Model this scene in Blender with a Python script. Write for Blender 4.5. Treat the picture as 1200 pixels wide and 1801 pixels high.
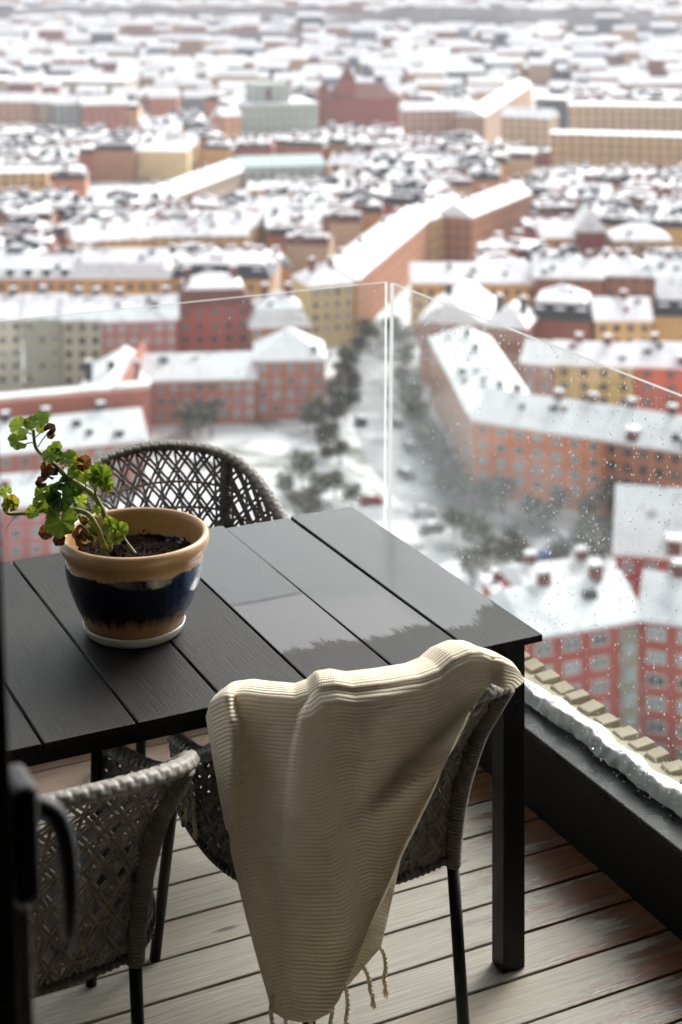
import bpy, bmesh, math, random
from mathutils import Vector, Matrix, noise as mnoise

# ------------------------------------------------------------------ camera, sky, sun, exposure
scene = bpy.context.scene
for o in list(bpy.data.objects):
    bpy.data.objects.remove(o)
F, CX, HY, H = 2894.0, 600.0, -95.0, 2.25          # focal length in photo pixels, centre, horizon row, camera height over the deck
cam_d = bpy.data.cameras.new('camera')
cam = bpy.data.objects.new('camera', cam_d)
scene.collection.objects.link(cam)
cam.location = (0, 0, H)
cam.rotation_euler = (math.radians(90), 0, 0)
cam_d.sensor_width = 36
cam_d.sensor_height = 36
cam_d.sensor_fit = 'AUTO'
cam_d.lens = F / 1801 * 36
cam_d.shift_y = -(900.5 - HY) / 1801
cam_d.clip_start = 0.05
cam_d.clip_end = 30000
cam_d.dof.use_dof = True
cam_d.dof.focus_distance = 3.42
cam_d.dof.aperture_fstop = 3.7
cam_d.dof.aperture_blades = 0
scene.camera = cam

SUN_EL, SUN_AZ = math.radians(38), math.radians(35)   # azimuth from +Y (ahead) towards +X (right)
world = bpy.data.worlds.new('World')
scene.world = world
world.use_nodes = True
wn = world.node_tree
for n in list(wn.nodes):
    wn.nodes.remove(n)
w_out = wn.nodes.new('ShaderNodeOutputWorld')
w_bg = wn.nodes.new('ShaderNodeBackground')
w_sky = wn.nodes.new('ShaderNodeTexSky')
w_sky.sky_type = 'NISHITA'
w_sky.sun_disc = False
w_sky.sun_elevation = SUN_EL
w_sky.sun_rotation = SUN_AZ
w_sky.altitude = 50
w_sky.air_density = 1.0
w_sky.dust_density = 5.0
w_sky.ozone_density = 1.0
w_hsv = wn.nodes.new('ShaderNodeHueSaturation')       # a grey winter overcast: the same sky with its blue taken out
w_hsv.inputs['Saturation'].default_value = 0.16
w_bg.inputs['Strength'].default_value = 0.15
wn.links.new(w_sky.outputs[0], w_hsv.inputs['Color'])
wn.links.new(w_hsv.outputs[0], w_bg.inputs['Color'])
wn.links.new(w_bg.outputs[0], w_out.inputs['Surface'])

sun_d = bpy.data.lights.new('sun', 'SUN')
sun_d.energy = 1.4
sun_d.angle = math.radians(24)
sun_d.color = (1.0, 0.97, 0.93)
sun = bpy.data.objects.new('sun', sun_d)
scene.collection.objects.link(sun)
sdir = Vector((math.sin(SUN_AZ) * math.cos(SUN_EL), math.cos(SUN_AZ) * math.cos(SUN_EL), math.sin(SUN_EL)))
sun.rotation_euler = sdir.to_track_quat('Z', 'Y').to_euler()
sun.location = (0, 0, 40)

vs = scene.view_settings
vs.view_transform = 'Standard'
vs.look = 'None'
vs.gamma = 1.0
vs.exposure = 1.05
vs.use_curve_mapping = False
scene.render.engine = 'CYCLES'
cy = scene.cycles
cy.use_denoising = True
cy.max_bounces = 6
cy.diffuse_bounces = 3
cy.glossy_bounces = 3
cy.transmission_bounces = 5
cy.transparent_max_bounces = 12
cy.volume_bounces = 0
cy.use_adaptive_sampling = True
cy.adaptive_threshold = 0.03
cy.caustics_refractive = False
cy.caustics_reflective = False
cy.sample_clamp_indirect = 6.0

# ------------------------------------------------------------------ helpers
col = scene.collection
rnd = random.Random(7)

def lerp(a, b, t): return a + (b - a) * t
def clamp(x, a=0.0, b=1.0): return max(a, min(b, x))
def smooth(a, b, x):
    t = clamp((x - a) / (b - a)); return t * t * (3 - 2 * t)

EX = Vector((0.8978, 0.4404, 0)); EY = Vector((-0.4404, 0.8978, 0))   # balcony axes: along the facade, out from the facade
P1 = Vector((0.4455, 3.6116, 0))                                      # near right corner of the table
BROT = math.atan2(0.4404, 0.8978)
def B(u, v, z=0.0): return P1 + EX * u + EY * v + Vector((0, 0, z))
def unpx(px, py, d): return Vector(((px - CX) / F * d, d, H - (py - HY) / F * d))
GZ = H - 100.0                                                        # street level
def G(px, py, hz=0.0):
    d = F * (100.0 - hz) / (py - HY)
    return Vector(((px - CX) / F * d, d, GZ + hz))

def hexc(s):
    s = s.lstrip('#'); v = [int(s[i:i + 2], 16) / 255 for i in (0, 2, 4)]
    return tuple(c / 12.92 if c <= 0.04045 else ((c + 0.055) / 1.055) ** 2.4 for c in v)

class NT:
    """small node-tree builder"""
    def __init__(self, name):
        self.m = bpy.data.materials.new(name); self.m.use_nodes = True
        self.t = self.m.node_tree
        self.t.nodes.clear()
        self.out = self.n('ShaderNodeOutputMaterial')
    def n(self, kind, **kw):
        nd = self.t.nodes.new(kind)
        for k, v in kw.items(): setattr(nd, k, v)
        return nd
    def l(self, a, b): self.t.links.new(a, b)
    def coord(self, which='Object'):
        return self.n('ShaderNodeTexCoord').outputs[which]
    def mapping(self, src, scale=(1, 1, 1), loc=(0, 0, 0), rot=(0, 0, 0)):
        mp = self.n('ShaderNodeMapping')
        mp.inputs['Scale'].default_value = scale; mp.inputs['Location'].default_value = loc; mp.inputs['Rotation'].default_value = rot
        self.l(src, mp.inputs['Vector']); return mp.outputs[0]
    def noise(self, vec, scale, detail=4, rough=0.55, dist=0.0):
        nd = self.n('ShaderNodeTexNoise')
        nd.inputs['Scale'].default_value = scale; nd.inputs['Detail'].default_value = detail
        nd.inputs['Roughness'].default_value = rough; nd.inputs['Distortion'].default_value = dist
        self.l(vec, nd.inputs['Vector']); return nd.outputs['Fac']
    def ramp(self, fac, stops):
        r = self.n('ShaderNodeValToRGB'); e = r.color_ramp.elements
        while len(e) < len(stops): e.new(0.5)
        for i, (p, c) in enumerate(stops):
            e[i].position = p
            e[i].color = (*c, 1) if isinstance(c, (tuple, list)) else (c, c, c, 1)
        self.l(fac, r.inputs['Fac']); return r.outputs['Color']
    def math(self, op, a, b=None, clampit=False):
        nd = self.n('ShaderNodeMath', operation=op, use_clamp=clampit)
        for i, x in enumerate((a, b)):
            if x is None: continue
            if isinstance(x, (int, float)): nd.inputs[i].default_value = x
            else: self.l(x, nd.inputs[i])
        return nd.outputs[0]
    def mix(self, fac, a, b, blend='MIX'):
        nd = self.n('ShaderNodeMix', data_type='RGBA', blend_type=blend)
        for key, x in ((0, fac), (6, a), (7, b)):
            if isinstance(x, (int, float)): nd.inputs[key].default_value = x if key == 0 else (x, x, x, 1)
            elif isinstance(x, (tuple, list)): nd.inputs[key].default_value = (*x[:3], 1)
            else: self.l(x, nd.inputs[key])
        return nd.outputs[2]
    def bump(self, height, strength=0.3, dist=0.01, normal=None):
        nd = self.n('ShaderNodeBump'); nd.inputs['Strength'].default_value = strength; nd.inputs['Distance'].default_value = dist
        self.l(height, nd.inputs['Height'])
        if normal is not None: self.l(normal, nd.inputs['Normal'])
        return nd.outputs[0]
    def bsdf(self, color=None, rough=0.6, normal=None, **kw):
        b = self.n('ShaderNodeBsdfPrincipled')
        for key, x in (('Base Color', color), ('Roughness', rough), ('Normal', normal)):
            if x is None: continue
            if isinstance(x, (int, float)): b.inputs[key].default_value = x
            elif isinstance(x, (tuple, list)): b.inputs[key].default_value = (*x[:3], 1)
            else: self.l(x, b.inputs[key])
        for k, v in kw.items():
            b.inputs[k.replace('_', ' ')].default_value = v
        return b
    def done(self, shader):
        self.l(shader.outputs[0] if hasattr(shader, 'outputs') else shader, self.out.inputs['Surface']); return self.m

def mat(name, c, rough=0.7, nscale=4.0, namt=0.15, bscale=None, bstr=0.2, bdist=0.01, coord='Object', **kw):
    t = NT(name); co = t.coord(coord)
    f = t.noise(co, nscale, 5)
    c0 = tuple(x * (1 - namt) for x in c); c1 = tuple(min(1, x * (1 + namt)) for x in c)
    cc = t.ramp(f, [(0.3, c0), (0.7, c1)])
    nm = t.bump(t.noise(co, bscale, 4), bstr, bdist) if bscale else None
    return t.done(t.bsdf(cc, rough, nm, **kw))

class MB:
    """mesh builder: collects verts and faces, builds one object"""
    def __init__(s): s.v, s.f, s.m = [], [], []
    def add(s, verts, faces, mi=0):
        k = len(s.v); s.v += [tuple(x) for x in verts]
        s.f += [tuple(i + k for i in f) for f in faces]; s.m += [mi] * len(faces)
    def box(s, x0, x1, y0, y1, z0, z1, mi=0):
        s.add([(x0, y0, z0), (x1, y0, z0), (x1, y1, z0), (x0, y1, z0), (x0, y0, z1), (x1, y0, z1), (x1, y1, z1), (x0, y1, z1)],
              [(0, 3, 2, 1), (4, 5, 6, 7), (0, 1, 5, 4), (1, 2, 6, 5), (2, 3, 7, 6), (3, 0, 4, 7)], mi)
    def tube(s, pts, rad, n=8, mi=0, cap=True, up=None, flat=1.0):
        """tube through pts; rad number or list; flat squashes the section along its second axis"""
        pts = [Vector(p) for p in pts]; N = len(pts)
        rad = [rad] * N if isinstance(rad, (int, float)) else rad
        vs = []; prev = None
        for i, p in enumerate(pts):
            t = (pts[min(i + 1, N - 1)] - pts[max(i - 1, 0)])
            t = t.normalized() if t.length > 1e-9 else Vector((0, 0, 1))
            ref = Vector(up[i]) if isinstance(up, list) else (prev if prev is not None else (Vector((0, 0, 1)) if abs(t.z) < 0.9 else Vector((1, 0, 0))))
            a = ref - t * ref.dot(t)
            a = a.normalized() if a.length > 1e-6 else t.orthogonal().normalized()
            prev = a; b = t.cross(a)
            for k in range(n):
                w = 2 * math.pi * k / n
                vs.append(p + a * math.cos(w) * rad[i] * flat + b * math.sin(w) * rad[i])
        fs = [(i * n + k, i * n + (k + 1) % n, (i + 1) * n + (k + 1) % n, (i + 1) * n + k) for i in range(N - 1) for k in range(n)]
        if cap: fs += [tuple(range(n - 1, -1, -1)), tuple((N - 1) * n + k for k in range(n))]
        s.add(vs, fs, mi)
    def lathe(s, prof, n=48, mi=0, close=False):
        vs = [(r * math.cos(2 * math.pi * k / n), r * math.sin(2 * math.pi * k / n), z) for r, z in prof for k in range(n)]
        fs = [(i * n + k, i * n + (k + 1) % n, (i + 1) * n + (k + 1) % n, (i + 1) * n + k) for i in range(len(prof) - 1) for k in range(n)]
        if close: fs += [tuple(range(n - 1, -1, -1)), tuple((len(prof) - 1) * n + k for k in range(n))]
        s.add(vs, fs, mi)
    def mesh(s, name, mats, smooth_=False):
        me = bpy.data.meshes.new(name); me.from_pydata(s.v, [], s.f)
        for m in (mats if isinstance(mats, (list, tuple)) else [mats]): me.materials.append(m)
        me.polygons.foreach_set('material_index', s.m)
        if smooth_: me.polygons.foreach_set('use_smooth', [True] * len(me.polygons))
        me.update(); return me
    def build(s, name, mats, parent=None, smooth_=False, loc=None, rotz=0.0):
        return link(name, s.mesh(name, mats, smooth_), parent, loc, rotz)

def link(name, me, parent=None, loc=None, rotz=0.0):
    o = bpy.data.objects.new(name, me); col.objects.link(o)
    if parent is not None: o.parent = parent
    if loc is not None: o.location = loc
    if rotz: o.rotation_euler = (0, 0, rotz)
    return o
def empty(name, loc=(0, 0, 0), rotz=0.0):
    o = bpy.data.objects.new(name, None); col.objects.link(o)
    o.location = loc; o.rotation_euler = (0, 0, rotz); o.empty_display_size = 0.1; return o
def tag(o, label=None, cat=None, group=None, kind=None):
    for k, v in (('label', label), ('category', cat), ('group', group), ('kind', kind)):
        if v: o[k] = v
    return o
def copy_tree(o, parent=None):
    c = o.copy(); col.objects.link(c); c.parent = parent
    for ch in list(o.children): copy_tree(ch, c)
    return c
def bevel(o, w, seg=2):
    m = o.modifiers.new('bevel', 'BEVEL'); m.width = w; m.segments = seg; m.limit_method = 'ANGLE'; m.angle_limit = math.radians(40)
    return o
def catmull(pts, n):
    """n samples on a Catmull-Rom spline through pts, roughly even in arc length"""
    P = [Vector(p) for p in pts]; P = [P[0] * 2 - P[1]] + P + [P[-1] * 2 - P[-2]]
    fine = []
    for i in range(1, len(P) - 2):
        a, b, c, d = P[i - 1:i + 3]
        for k in range(24):
            t = k / 24
            fine.append(0.5 * ((2 * b) + (c - a) * t + (2 * a - 5 * b + 4 * c - d) * t * t + (3 * b - a - 3 * c + d) * t ** 3))
    fine.append(P[-2])
    L = [0.0]
    for a, b in zip(fine, fine[1:]): L.append(L[-1] + (b - a).length)
    out = []; j = 0
    for i in range(n):
        s = L[-1] * i / (n - 1)
        while j < len(L) - 2 and L[j + 1] < s: j += 1
        seg = L[j + 1] - L[j]
        out.append(fine[j].lerp(fine[j + 1], 0 if seg < 1e-12 else (s - L[j]) / seg))
    return out
def poly_at(pts, t):
    """point at fraction t (by index of even arc length) of a polyline of tuples"""
    L = [0.0]
    for a, b in zip(pts, pts[1:]): L.append(L[-1] + math.dist(a, b))
    s = clamp(t) * L[-1]
    for i in range(len(pts) - 1):
        if s <= L[i + 1] or i == len(pts) - 2:
            w = 0 if L[i + 1] == L[i] else (s - L[i]) / (L[i + 1] - L[i])
            return tuple(lerp(a, b, w) for a, b in zip(pts[i], pts[i + 1]))
def nz(x, y=0.0, z=0.0): return mnoise.noise(Vector((x, y, z)))

# ------------------------------------------------------------------ materials of the balcony
def m_deck():
    t = NT('weathered_deck_wood'); co = t.coord('Object')
    oi = t.n('ShaderNodeObjectInfo')
    sh = t.n('ShaderNodeVectorMath', operation='ADD'); t.l(co, sh.inputs[0])
    cmb = t.n('ShaderNodeCombineXYZ'); t.l(t.math('MULTIPLY', oi.outputs['Random'], 37.0), cmb.inputs[0]); t.l(t.math('MULTIPLY', oi.outputs['Random'], 11.0), cmb.inputs[2])
    t.l(cmb.outputs[0], sh.inputs[1]); co2 = sh.outputs[0]
    warp = t.noise(t.mapping(co2, (1.1, 7, 1)), 1.0, 2, 0.5)
    wv = t.n('ShaderNodeVectorMath', operation='ADD'); wc = t.n('ShaderNodeCombineXYZ'); t.l(t.math('MULTIPLY', warp, 0.055), wc.inputs[1]); t.l(co2, wv.inputs[0]); t.l(wc.outputs[0], wv.inputs[1])
    grain = t.noise(t.mapping(wv.outputs[0], (5.0, 240, 1)), 1.0, 5, 0.6, 0.2)
    ws = t.n('ShaderNodeSeparateXYZ'); t.l(wv.outputs[0], ws.inputs[0])
    big = t.noise(t.mapping(co2, (0.9, 4.5, 1)), 1.0, 2, 0.4)
    ring = t.math('ABSOLUTE', t.math('SINE', t.math('ADD', t.math('MULTIPLY', ws.outputs[1], 150.0), t.math('MULTIPLY', big, 22.0))))
    blot = t.noise(t.mapping(co2, (1.3, 5, 1)), 1.0, 4, 0.5)
    knots = t.n('ShaderNodeTexVoronoi'); knots.inputs['Scale'].default_value = 1.0
    t.l(t.mapping(co2, (2.0, 8.5, 1)), knots.inputs['Vector'])
    knot = t.ramp(knots.outputs['Distance'], [(0.03, 1.0), (0.085, 0.0)])
    dry = t.ramp(grain, [(0.28, hexc('#7a7266')), (0.5, hexc('#958d80')), (0.72, hexc('#a79f92'))])
    dry = t.mix(t.ramp(ring, [(0.0, 0.55), (0.22, 0.05), (0.5, 0.0)]), dry, hexc('#7a7060'))
    crack = t.ramp(t.noise(t.mapping(wv.outputs[0], (1.2, 170, 1)), 1.0, 4, 0.6), [(0.27, 0.9), (0.32, 0.0)])
    dry = t.mix(crack, dry, hexc('#4b443b'))
    dry = t.mix(t.ramp(blot, [(0.5, 0.0), (0.85, 0.6)]), dry, hexc('#86735f'))
    # the odd board is newer and still red-brown
    newer = t.ramp(oi.outputs['Random'], [(0.90, 0.0), (0.93, 0.75)])
    dry = t.mix(newer, dry, hexc('#7c5f4f'))
    dry = t.mix(knot, dry, hexc('#55483c'))
    # rain-wet wood towards the parapet, with a ragged edge that runs with the grain
    gx = t.n('ShaderNodeSeparateXYZ'); t.l(co, gx.inputs[0])
    wob = t.noise(t.mapping(co2, (1.6, 14, 1)), 1.0, 4, 0.6)
    edge = t.math('ADD', gx.outputs[0], t.math('MULTIPLY', t.math('SUBTRACT', wob, 0.5), 1.5))
    wet = t.ramp(edge, [(0.0, 0.0), (0.10, 1.0)])
    spots = t.ramp(t.noise(t.mapping(co2, (1.5, 8, 1)), 1.0, 3, 0.5), [(0.57, 0.0), (0.60, 0.75)])
    lim = t.ramp(t.math('ADD', gx.outputs[0], 0.3), [(0.0, 0.0), (0.35, 1.0)])
    wetc = t.ramp(grain, [(0.3, hexc('#3f281b')), (0.7, hexc('#7d5136'))])
    w2 = t.math('MAXIMUM', wet, t.math('MULTIPLY', spots, lim), True)
    dark = t.mix(1.0, dry, (0.46, 0.40, 0.35), 'MULTIPLY')
    wetmix = t.mix(t.ramp(edge, [(0.04, 0.0), (0.26, 0.95)]), dark, wetc)
    c = t.mix(w2, dry, wetmix)
    r = t.math('SUBTRACT', 0.62, t.math('MULTIPLY', w2, 0.36))
    nm = t.bump(t.math('SUBTRACT', grain, t.math('MULTIPLY', crack, 0.6)), 0.6, 0.003)
    return t.done(t.bsdf(c, r, nm))
def m_slat(name, wet_from=None, speck=0.0, film_r=0.035):
    t = NT(name); co = t.coord('Object')
    grain = t.noise(t.mapping(co, (420, 9, 1)), 1.0, 5, 0.65, 0.4)
    blot = t.noise(co, 9, 3)
    c = t.ramp(grain, [(0.34, (0.0035, 0.0032, 0.003)), (0.66, (0.017, 0.0155, 0.0148))])
    c = t.mix(t.ramp(blot, [(0.45, 0.0), (0.8, 0.35)]), c, (0.018, 0.0165, 0.0155))
    nm = t.bump(grain, 0.8, 0.0014)
    dry = t.bsdf(c, 0.48, nm, Specular_IOR_Level=0.17)
    if wet_from is None: return t.done(dry)
    sx = t.n('ShaderNodeSeparateXYZ'); t.l(co, sx.inputs[0])
    rag = t.noise(t.mapping(co, (240, 12, 1)), 1.0, 6, 0.75, 0.3)
    lobe = t.noise(t.mapping(co, (16, 4, 1)), 1.0, 3, 0.55)
    e = t.math('ADD', sx.outputs[1], t.math('ADD', t.math('MULTIPLY', t.math('SUBTRACT', rag, 0.5), 0.13), t.math('MULTIPLY', t.math('SUBTRACT', lobe, 0.5), 0.20)))
    if speck: e = t.math('SUBTRACT', e, t.math('MULTIPLY', t.math('MAXIMUM', t.math('SUBTRACT', sx.outputs[0], 0.07), 0.0), speck))
    w = t.ramp(e, [(clamp(wet_from), 0.0), (clamp(wet_from + 0.022), 1.0)])
    ripple = t.bump(t.noise(t.mapping(co, (7, 3, 1)), 1.0, 1, 0.4), 0.05, 0.004)
    film = t.bsdf((0.010, 0.0095, 0.010), film_r, ripple, Specular_IOR_Level=0.72, IOR=1.45, Coat_Weight=0.0)
    mx = t.n('ShaderNodeMixShader'); t.l(w, mx.inputs[0]); t.l(dry.outputs[0], mx.inputs[1]); t.l(film.outputs[0], mx.inputs[2])
    return t.done(mx)
def m_glass():
    t = NT('railing_glass')
    tr = t.n('ShaderNodeBsdfTransparent'); tr.inputs[0].default_value = (0.945, 0.967, 0.957, 1)
    gl = t.n('ShaderNodeBsdfGlossy'); gl.inputs['Roughness'].default_value = 0.02
    gm = t.n('ShaderNodeNewGeometry'); dt = t.n('ShaderNodeVectorMath', operation='DOT_PRODUCT'); t.l(gm.outputs['Incoming'], dt.inputs[0]); t.l(gm.outputs['Normal'], dt.inputs[1])
    fr = t.math('ADD', 0.03, t.math('MULTIPLY', t.math('POWER', t.math('SUBTRACT', 1.0, t.math('ABSOLUTE', dt.outputs['Value'])), 5.0), 0.9))
    mx = t.n('ShaderNodeMixShader'); t.l(fr, mx.inputs[0]); t.l(tr.outputs[0], mx.inputs[1]); t.l(gl.outputs[0], mx.inputs[2])
    # dried smears and a thin bloom of condensation
    co = t.coord('Object')
    sm = t.ramp(t.noise(t.mapping(co, (1.7, 1.7, 0.7)), 1.6, 5, 0.6, 0.5), [(0.42, 0.0), (0.75, 0.014)])
    df = t.n('ShaderNodeBsdfTranslucent'); df.inputs[0].default_value = (0.8, 0.83, 0.82, 1)
    m2 = t.n('ShaderNodeMixShader'); t.l(sm, m2.inputs[0]); t.l(mx.outputs[0], m2.inputs[1]); t.l(df.outputs[0], m2.inputs[2])
    return t.done(m2)
def m_glass_edge():
    t = NT('polished_glass_edge')
    a = t.bsdf((0.40, 0.44, 0.43), 0.6, Specular_IOR_Level=0.15)  # pale edge colour stands in for light guided through the glass
    b = t.n('ShaderNodeBsdfTranslucent'); b.inputs[0].default_value = (0.85, 0.9, 0.88, 1)
    m = t.n('ShaderNodeMixShader'); m.inputs[0].default_value = 0.45; t.l(a.outputs[0], m.inputs[1]); t.l(b.outputs[0], m.inputs[2])
    return t.done(m)
def m_drop():
    t = NT('water_drop')
    a = t.bsdf((1, 1, 1), 0.0, IOR=1.33, Transmission_Weight=1.0)
    b = t.n('ShaderNodeBsdfTranslucent'); b.inputs[0].default_value = (0.9, 0.92, 0.92, 1)
    c = t.n('ShaderNodeBsdfDiffuse'); c.inputs[0].default_value = (0.9, 0.92, 0.92, 1)
    m1 = t.n('ShaderNodeMixShader'); m1.inputs[0].default_value = 0.4; t.l(b.outputs[0], m1.inputs[1]); t.l(c.outputs[0], m1.inputs[2])
    oi = t.n('ShaderNodeMixShader'); oi.inputs[0].default_value = 0.78; t.l(a.outputs[0], oi.inputs[1]); t.l(m1.outputs[0], oi.inputs[2])
    return t.done(oi)
def m_snow(name='fresh_snow', bs=90, bstr=0.3, bd=0.006, c=(0.92, 0.925, 0.93)):
    t = NT(name); co = t.coord('Object')
    nm = t.bump(t.noise(co, bs, 6, 0.65), bstr, bd)
    return t.done(t.bsdf(c, 0.6, nm))
def m_black_metal():
    t = NT('black_powder_coat'); co = t.coord('Object')
    f = t.noise(co, 6, 4)
    c = t.ramp(f, [(0.3, (0.004, 0.004, 0.0045)), (0.7, (0.008, 0.008, 0.008))])
    return t.done(t.bsdf(c, t.ramp(f, [(0.3, 0.32), (0.7, 0.48)]), t.bump(t.noise(co, 350, 2), 0.08, 0.001), Specular_IOR_Level=0.22))
def m_wet_metal():
    t = NT('wet_black_sill'); co = t.coord('Object')
    v = t.n('ShaderNodeTexVoronoi'); v.inputs['Scale'].default_value = 210; t.l(co, v.inputs['Vector'])
    sel = t.ramp(t.noise(co, 60, 3), [(0.50, 0.0), (0.62, 1.0)])
    d = t.math('MULTIPLY', t.ramp(v.outputs['Distance'], [(0.10, 1.0), (0.36, 0.0)]), sel)
    r = t.ramp(t.noise(co, 22, 3), [(0.4, 0.38), (0.6, 0.24)])
    return t.done(t.bsdf((0.010, 0.010, 0.011), r, t.bump(d, 0.5, 0.0015), Specular_IOR_Level=0.22))
DECK = m_deck(); GLASS = m_glass(); GEDGE = m_glass_edge(); DROP = m_drop(); SNOW = m_snow()
BLACK = m_black_metal(); SILL = m_wet_metal()
SLAT_DRY = m_slat('dry_black_slat')
SLAT_W = [m_slat('wet_black_slat_a', 0.10, 0.9, 0.15), m_slat('wet_black_slat_b', 0.14, 0.0, 0.11), m_slat('wet_black_slat_c', 0.16, -0.25)]
STONE = mat('sandy_cornice_stone', hexc('#9a907a'), 0.85, 9, 0.16, 40, 0.25, 0.004)
RENDERM = mat('dark_facade_render', (0.05, 0.047, 0.044), 0.85, 3, 0.15)
ROOMM = mat('room_paint', (0.08, 0.077, 0.074), 0.8, 2, 0.05)
ROOMF = mat('room_floor_oak', (0.07, 0.045, 0.03), 0.5, 2, 0.2)

# ------------------------------------------------------------------ the tower the balcony belongs to, and unseen light blockers added to it
def bbox(name, u0, u1, v0, v1, z0, z1, m, parent=None):
    mb = MB(); mb.box(0, u1 - u0, 0, v1 - v0, 0, z1 - z0)
    return mb.build(name, m, parent, False, B(u0, v0, z0), BROT)
V_WALL = -1.5
tower = tag(bbox('tower_below', -14, 0.44, V_WALL, 1.56, GZ, -0.16, RENDERM), kind='structure')
slab = tag(bbox('balcony_slab', -14, 0.47, V_WALL, 1.58, -0.155, -0.03, RENDERM), kind='structure')
# facade wall with the wide open doorway the photograph is taken through
tag(bbox('wall_facade_left', -14, -1.80, V_WALL - 0.3, V_WALL, -0.155, 11.0, RENDERM), kind='structure')
tag(bbox('wall_facade_right', 0.05, 7.0, V_WALL - 0.3, V_WALL - 0.003, GZ, 11.0, RENDERM), kind='structure')  # carried far right and up to shut out sky light from behind
tag(bbox('wall_side_light_blocker', -3.5, -3.42, V_WALL + 0.003, 1.40, 0.003, 2.3, RENDERM), kind='structure')  # unseen screen added to block sky light from the left
tag(bbox('wall_facade_lintel', -1.797, 0.047, V_WALL - 0.3, V_WALL, 2.55, 11.0, RENDERM), kind='structure')
tag(bbox('slab_overhead_light_blocker', -14, 0.44, V_WALL + 0.003, -0.35, 2.78, 2.98, RENDERM), kind='structure')  # unseen slab added overhead to shade the near chairs and blanket
tag(bbox('room_floor', -5.6, 0.30, -6.0, V_WALL - 0.303, -0.15, 0.05, ROOMF), kind='structure')
tag(bbox('room_ceiling', -5.6, 0.30, -6.0, V_WALL - 0.303, 2.70, 2.85, ROOMM), kind='structure')
tag(bbox('room_wall_back', -5.6, 0.30, -6.2, -6.003, -0.15, 2.85, ROOMM), kind='structure')
tag(bbox('room_wall_left', -5.8, -5.603, -6.2, V_WALL - 0.303, -0.15, 2.85, ROOMM), kind='structure')
tag(bbox('room_wall_right', 0.303, 0.43, -6.2, V_WALL - 0.303, -0.15, 2.85, ROOMM), kind='structure')

# deck: one structure, each board a part
deck = tag(empty('deck', B(0, 0, 0), BROT), kind='structure')
bm_ = MB(); bm_.box(-3.4, 0.344, 0, 0.127, -0.028, 0)
plank_me = bm_.mesh('plank', DECK)
k0 = 0.2736
k = math.ceil((V_WALL - k0) / 0.134)
while k0 + k * 0.134 < 1.44:
    p = link('plank', plank_me, deck, (0, k0 + k * 0.134 + 0.0035, rnd.uniform(-0.001, 0.0)))
    bevel(p, 0.003, 2)
    k += 1
# black parapets carrying the glass
def parapet(name, label, u0, u1, v0, v1):
    root = tag(empty(name, B(u0, v0, 0), BROT), label, 'parapet')
    mb = MB(); mb.box(0, u1 - u0, 0, v1 - v0, -0.03, 0.185); bevel(mb.build('parapet_body', BLACK, root), 0.004)
    mb = MB(); mb.box(-0.006, u1 - u0 + 0.006, -0.006, v1 - v0 + 0.006, 0.188, 0.203); bevel(mb.build('wet_sill', SILL, root), 0.004)
    return root
parapet('parapet', 'low black metal parapet with a wet sill under the right glass pane', 0.345, 0.475, V_WALL, 1.436)
parapet('parapet', 'low black metal parapet behind the far chair, under the left glass pane', -9.0, 0.475, 1.445, 1.57)

# ------------------------------------------------------------------ glass railing
def pane(label, corners, th_dir, drops):
    """corners: four points, bottom-left, bottom-right, top-right, top-left; th_dir thickness vector"""
    base = (corners[0] + corners[1]) / 2
    root = tag(empty('glass_pane', base), label, 'glass pane')
    c = [Vector(x) - base for x in corners]; q = [x + th_dir for x in c]
    mb = MB(); mb.add(c + q, [(0, 1, 2, 3), (7, 6, 5, 4)], 0)
    mb.add(c + q, [(3, 2, 6, 7), (1, 5, 6, 2), (0, 3, 7, 4), (0, 4, 5, 1)], 1)
    sheet = mb.build('sheet', [GLASS, GEDGE], root)
    if drops:
        mb = MB()
        bmo = bmesh.new(); bmesh.ops.create_icosphere(bmo, subdivisions=1, radius=1.0)
        sv = [v.co.copy() for v in bmo.verts]; sf = [tuple(v.index for v in f.verts) for f in bmo.faces]; bmo.free()
        n = th_dir.normalized(); e1 = (c[1] - c[0]).normalized(); e2 = Vector((0, 0, 1))
        for s, t, r in drops:
            p = c[0].lerp(c[1], s).lerp(c[3].lerp(c[2], s), t) + n * (-0.0005 if rnd.random() < 0.35 else th_dir.length + 0.0005)
            el = rnd.uniform(1.0, 1.7)
            mb.add([p + e1 * v.x * r + e2 * v.y * r * el + n * v.z * r * 0.55 for v in sv], sf)
        d = mb.build('rain_drops', DROP, sheet, True); tag(d, kind='stuff')
    return root
r2 = random.Random(11)
def drops_right():
    out = []
    for i in range(17000):
        s, t = r2.random(), r2.random()
        v = lerp(1.5, V_WALL, s)
        if v < -0.15: continue
        dens = 0.10 + 0.55 * smooth(1.2, 0.2, v)
        cl = 0.5 + 0.5 * nz(s * 9, t * 4, 3.1)
        if r2.random() < dens * cl * 1.15:
            out.append((s, t, r2.choice([0.0010, 0.0013, 0.0016, 0.0020, 0.0026]) * r2.uniform(0.8, 1.2)))
    for i in range(120):                     # the wet band along the top edge near the corner
        out.append((r2.uniform(0.02, 0.22), r2.uniform(0.86, 0.97), r2.uniform(0.0013, 0.003)))
    return out
def drops_left():
    out = []
    for i in range(420):
        s, t = r2.random(), r2.random()
        u = lerp(-1.6, 0.39, s)
        if r2.random() < 0.18 + 0.5 * smooth(-0.6, 0.3, u):
            s2 = (u - (-9.0)) / (0.395 + 9.0)
            out.append((s2, t, r2.uniform(0.0009, 0.0022)))
    return out
th = 0.013
pane('tall glass pane to the left of the joint, behind the far wicker chair', [B(-9, 1.50, 0.17), B(0.392, 1.50, 0.17), B(0.400, 1.50, 1.20), B(-9, 1.50, 1.20)], EY * th, drops_left())
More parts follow.
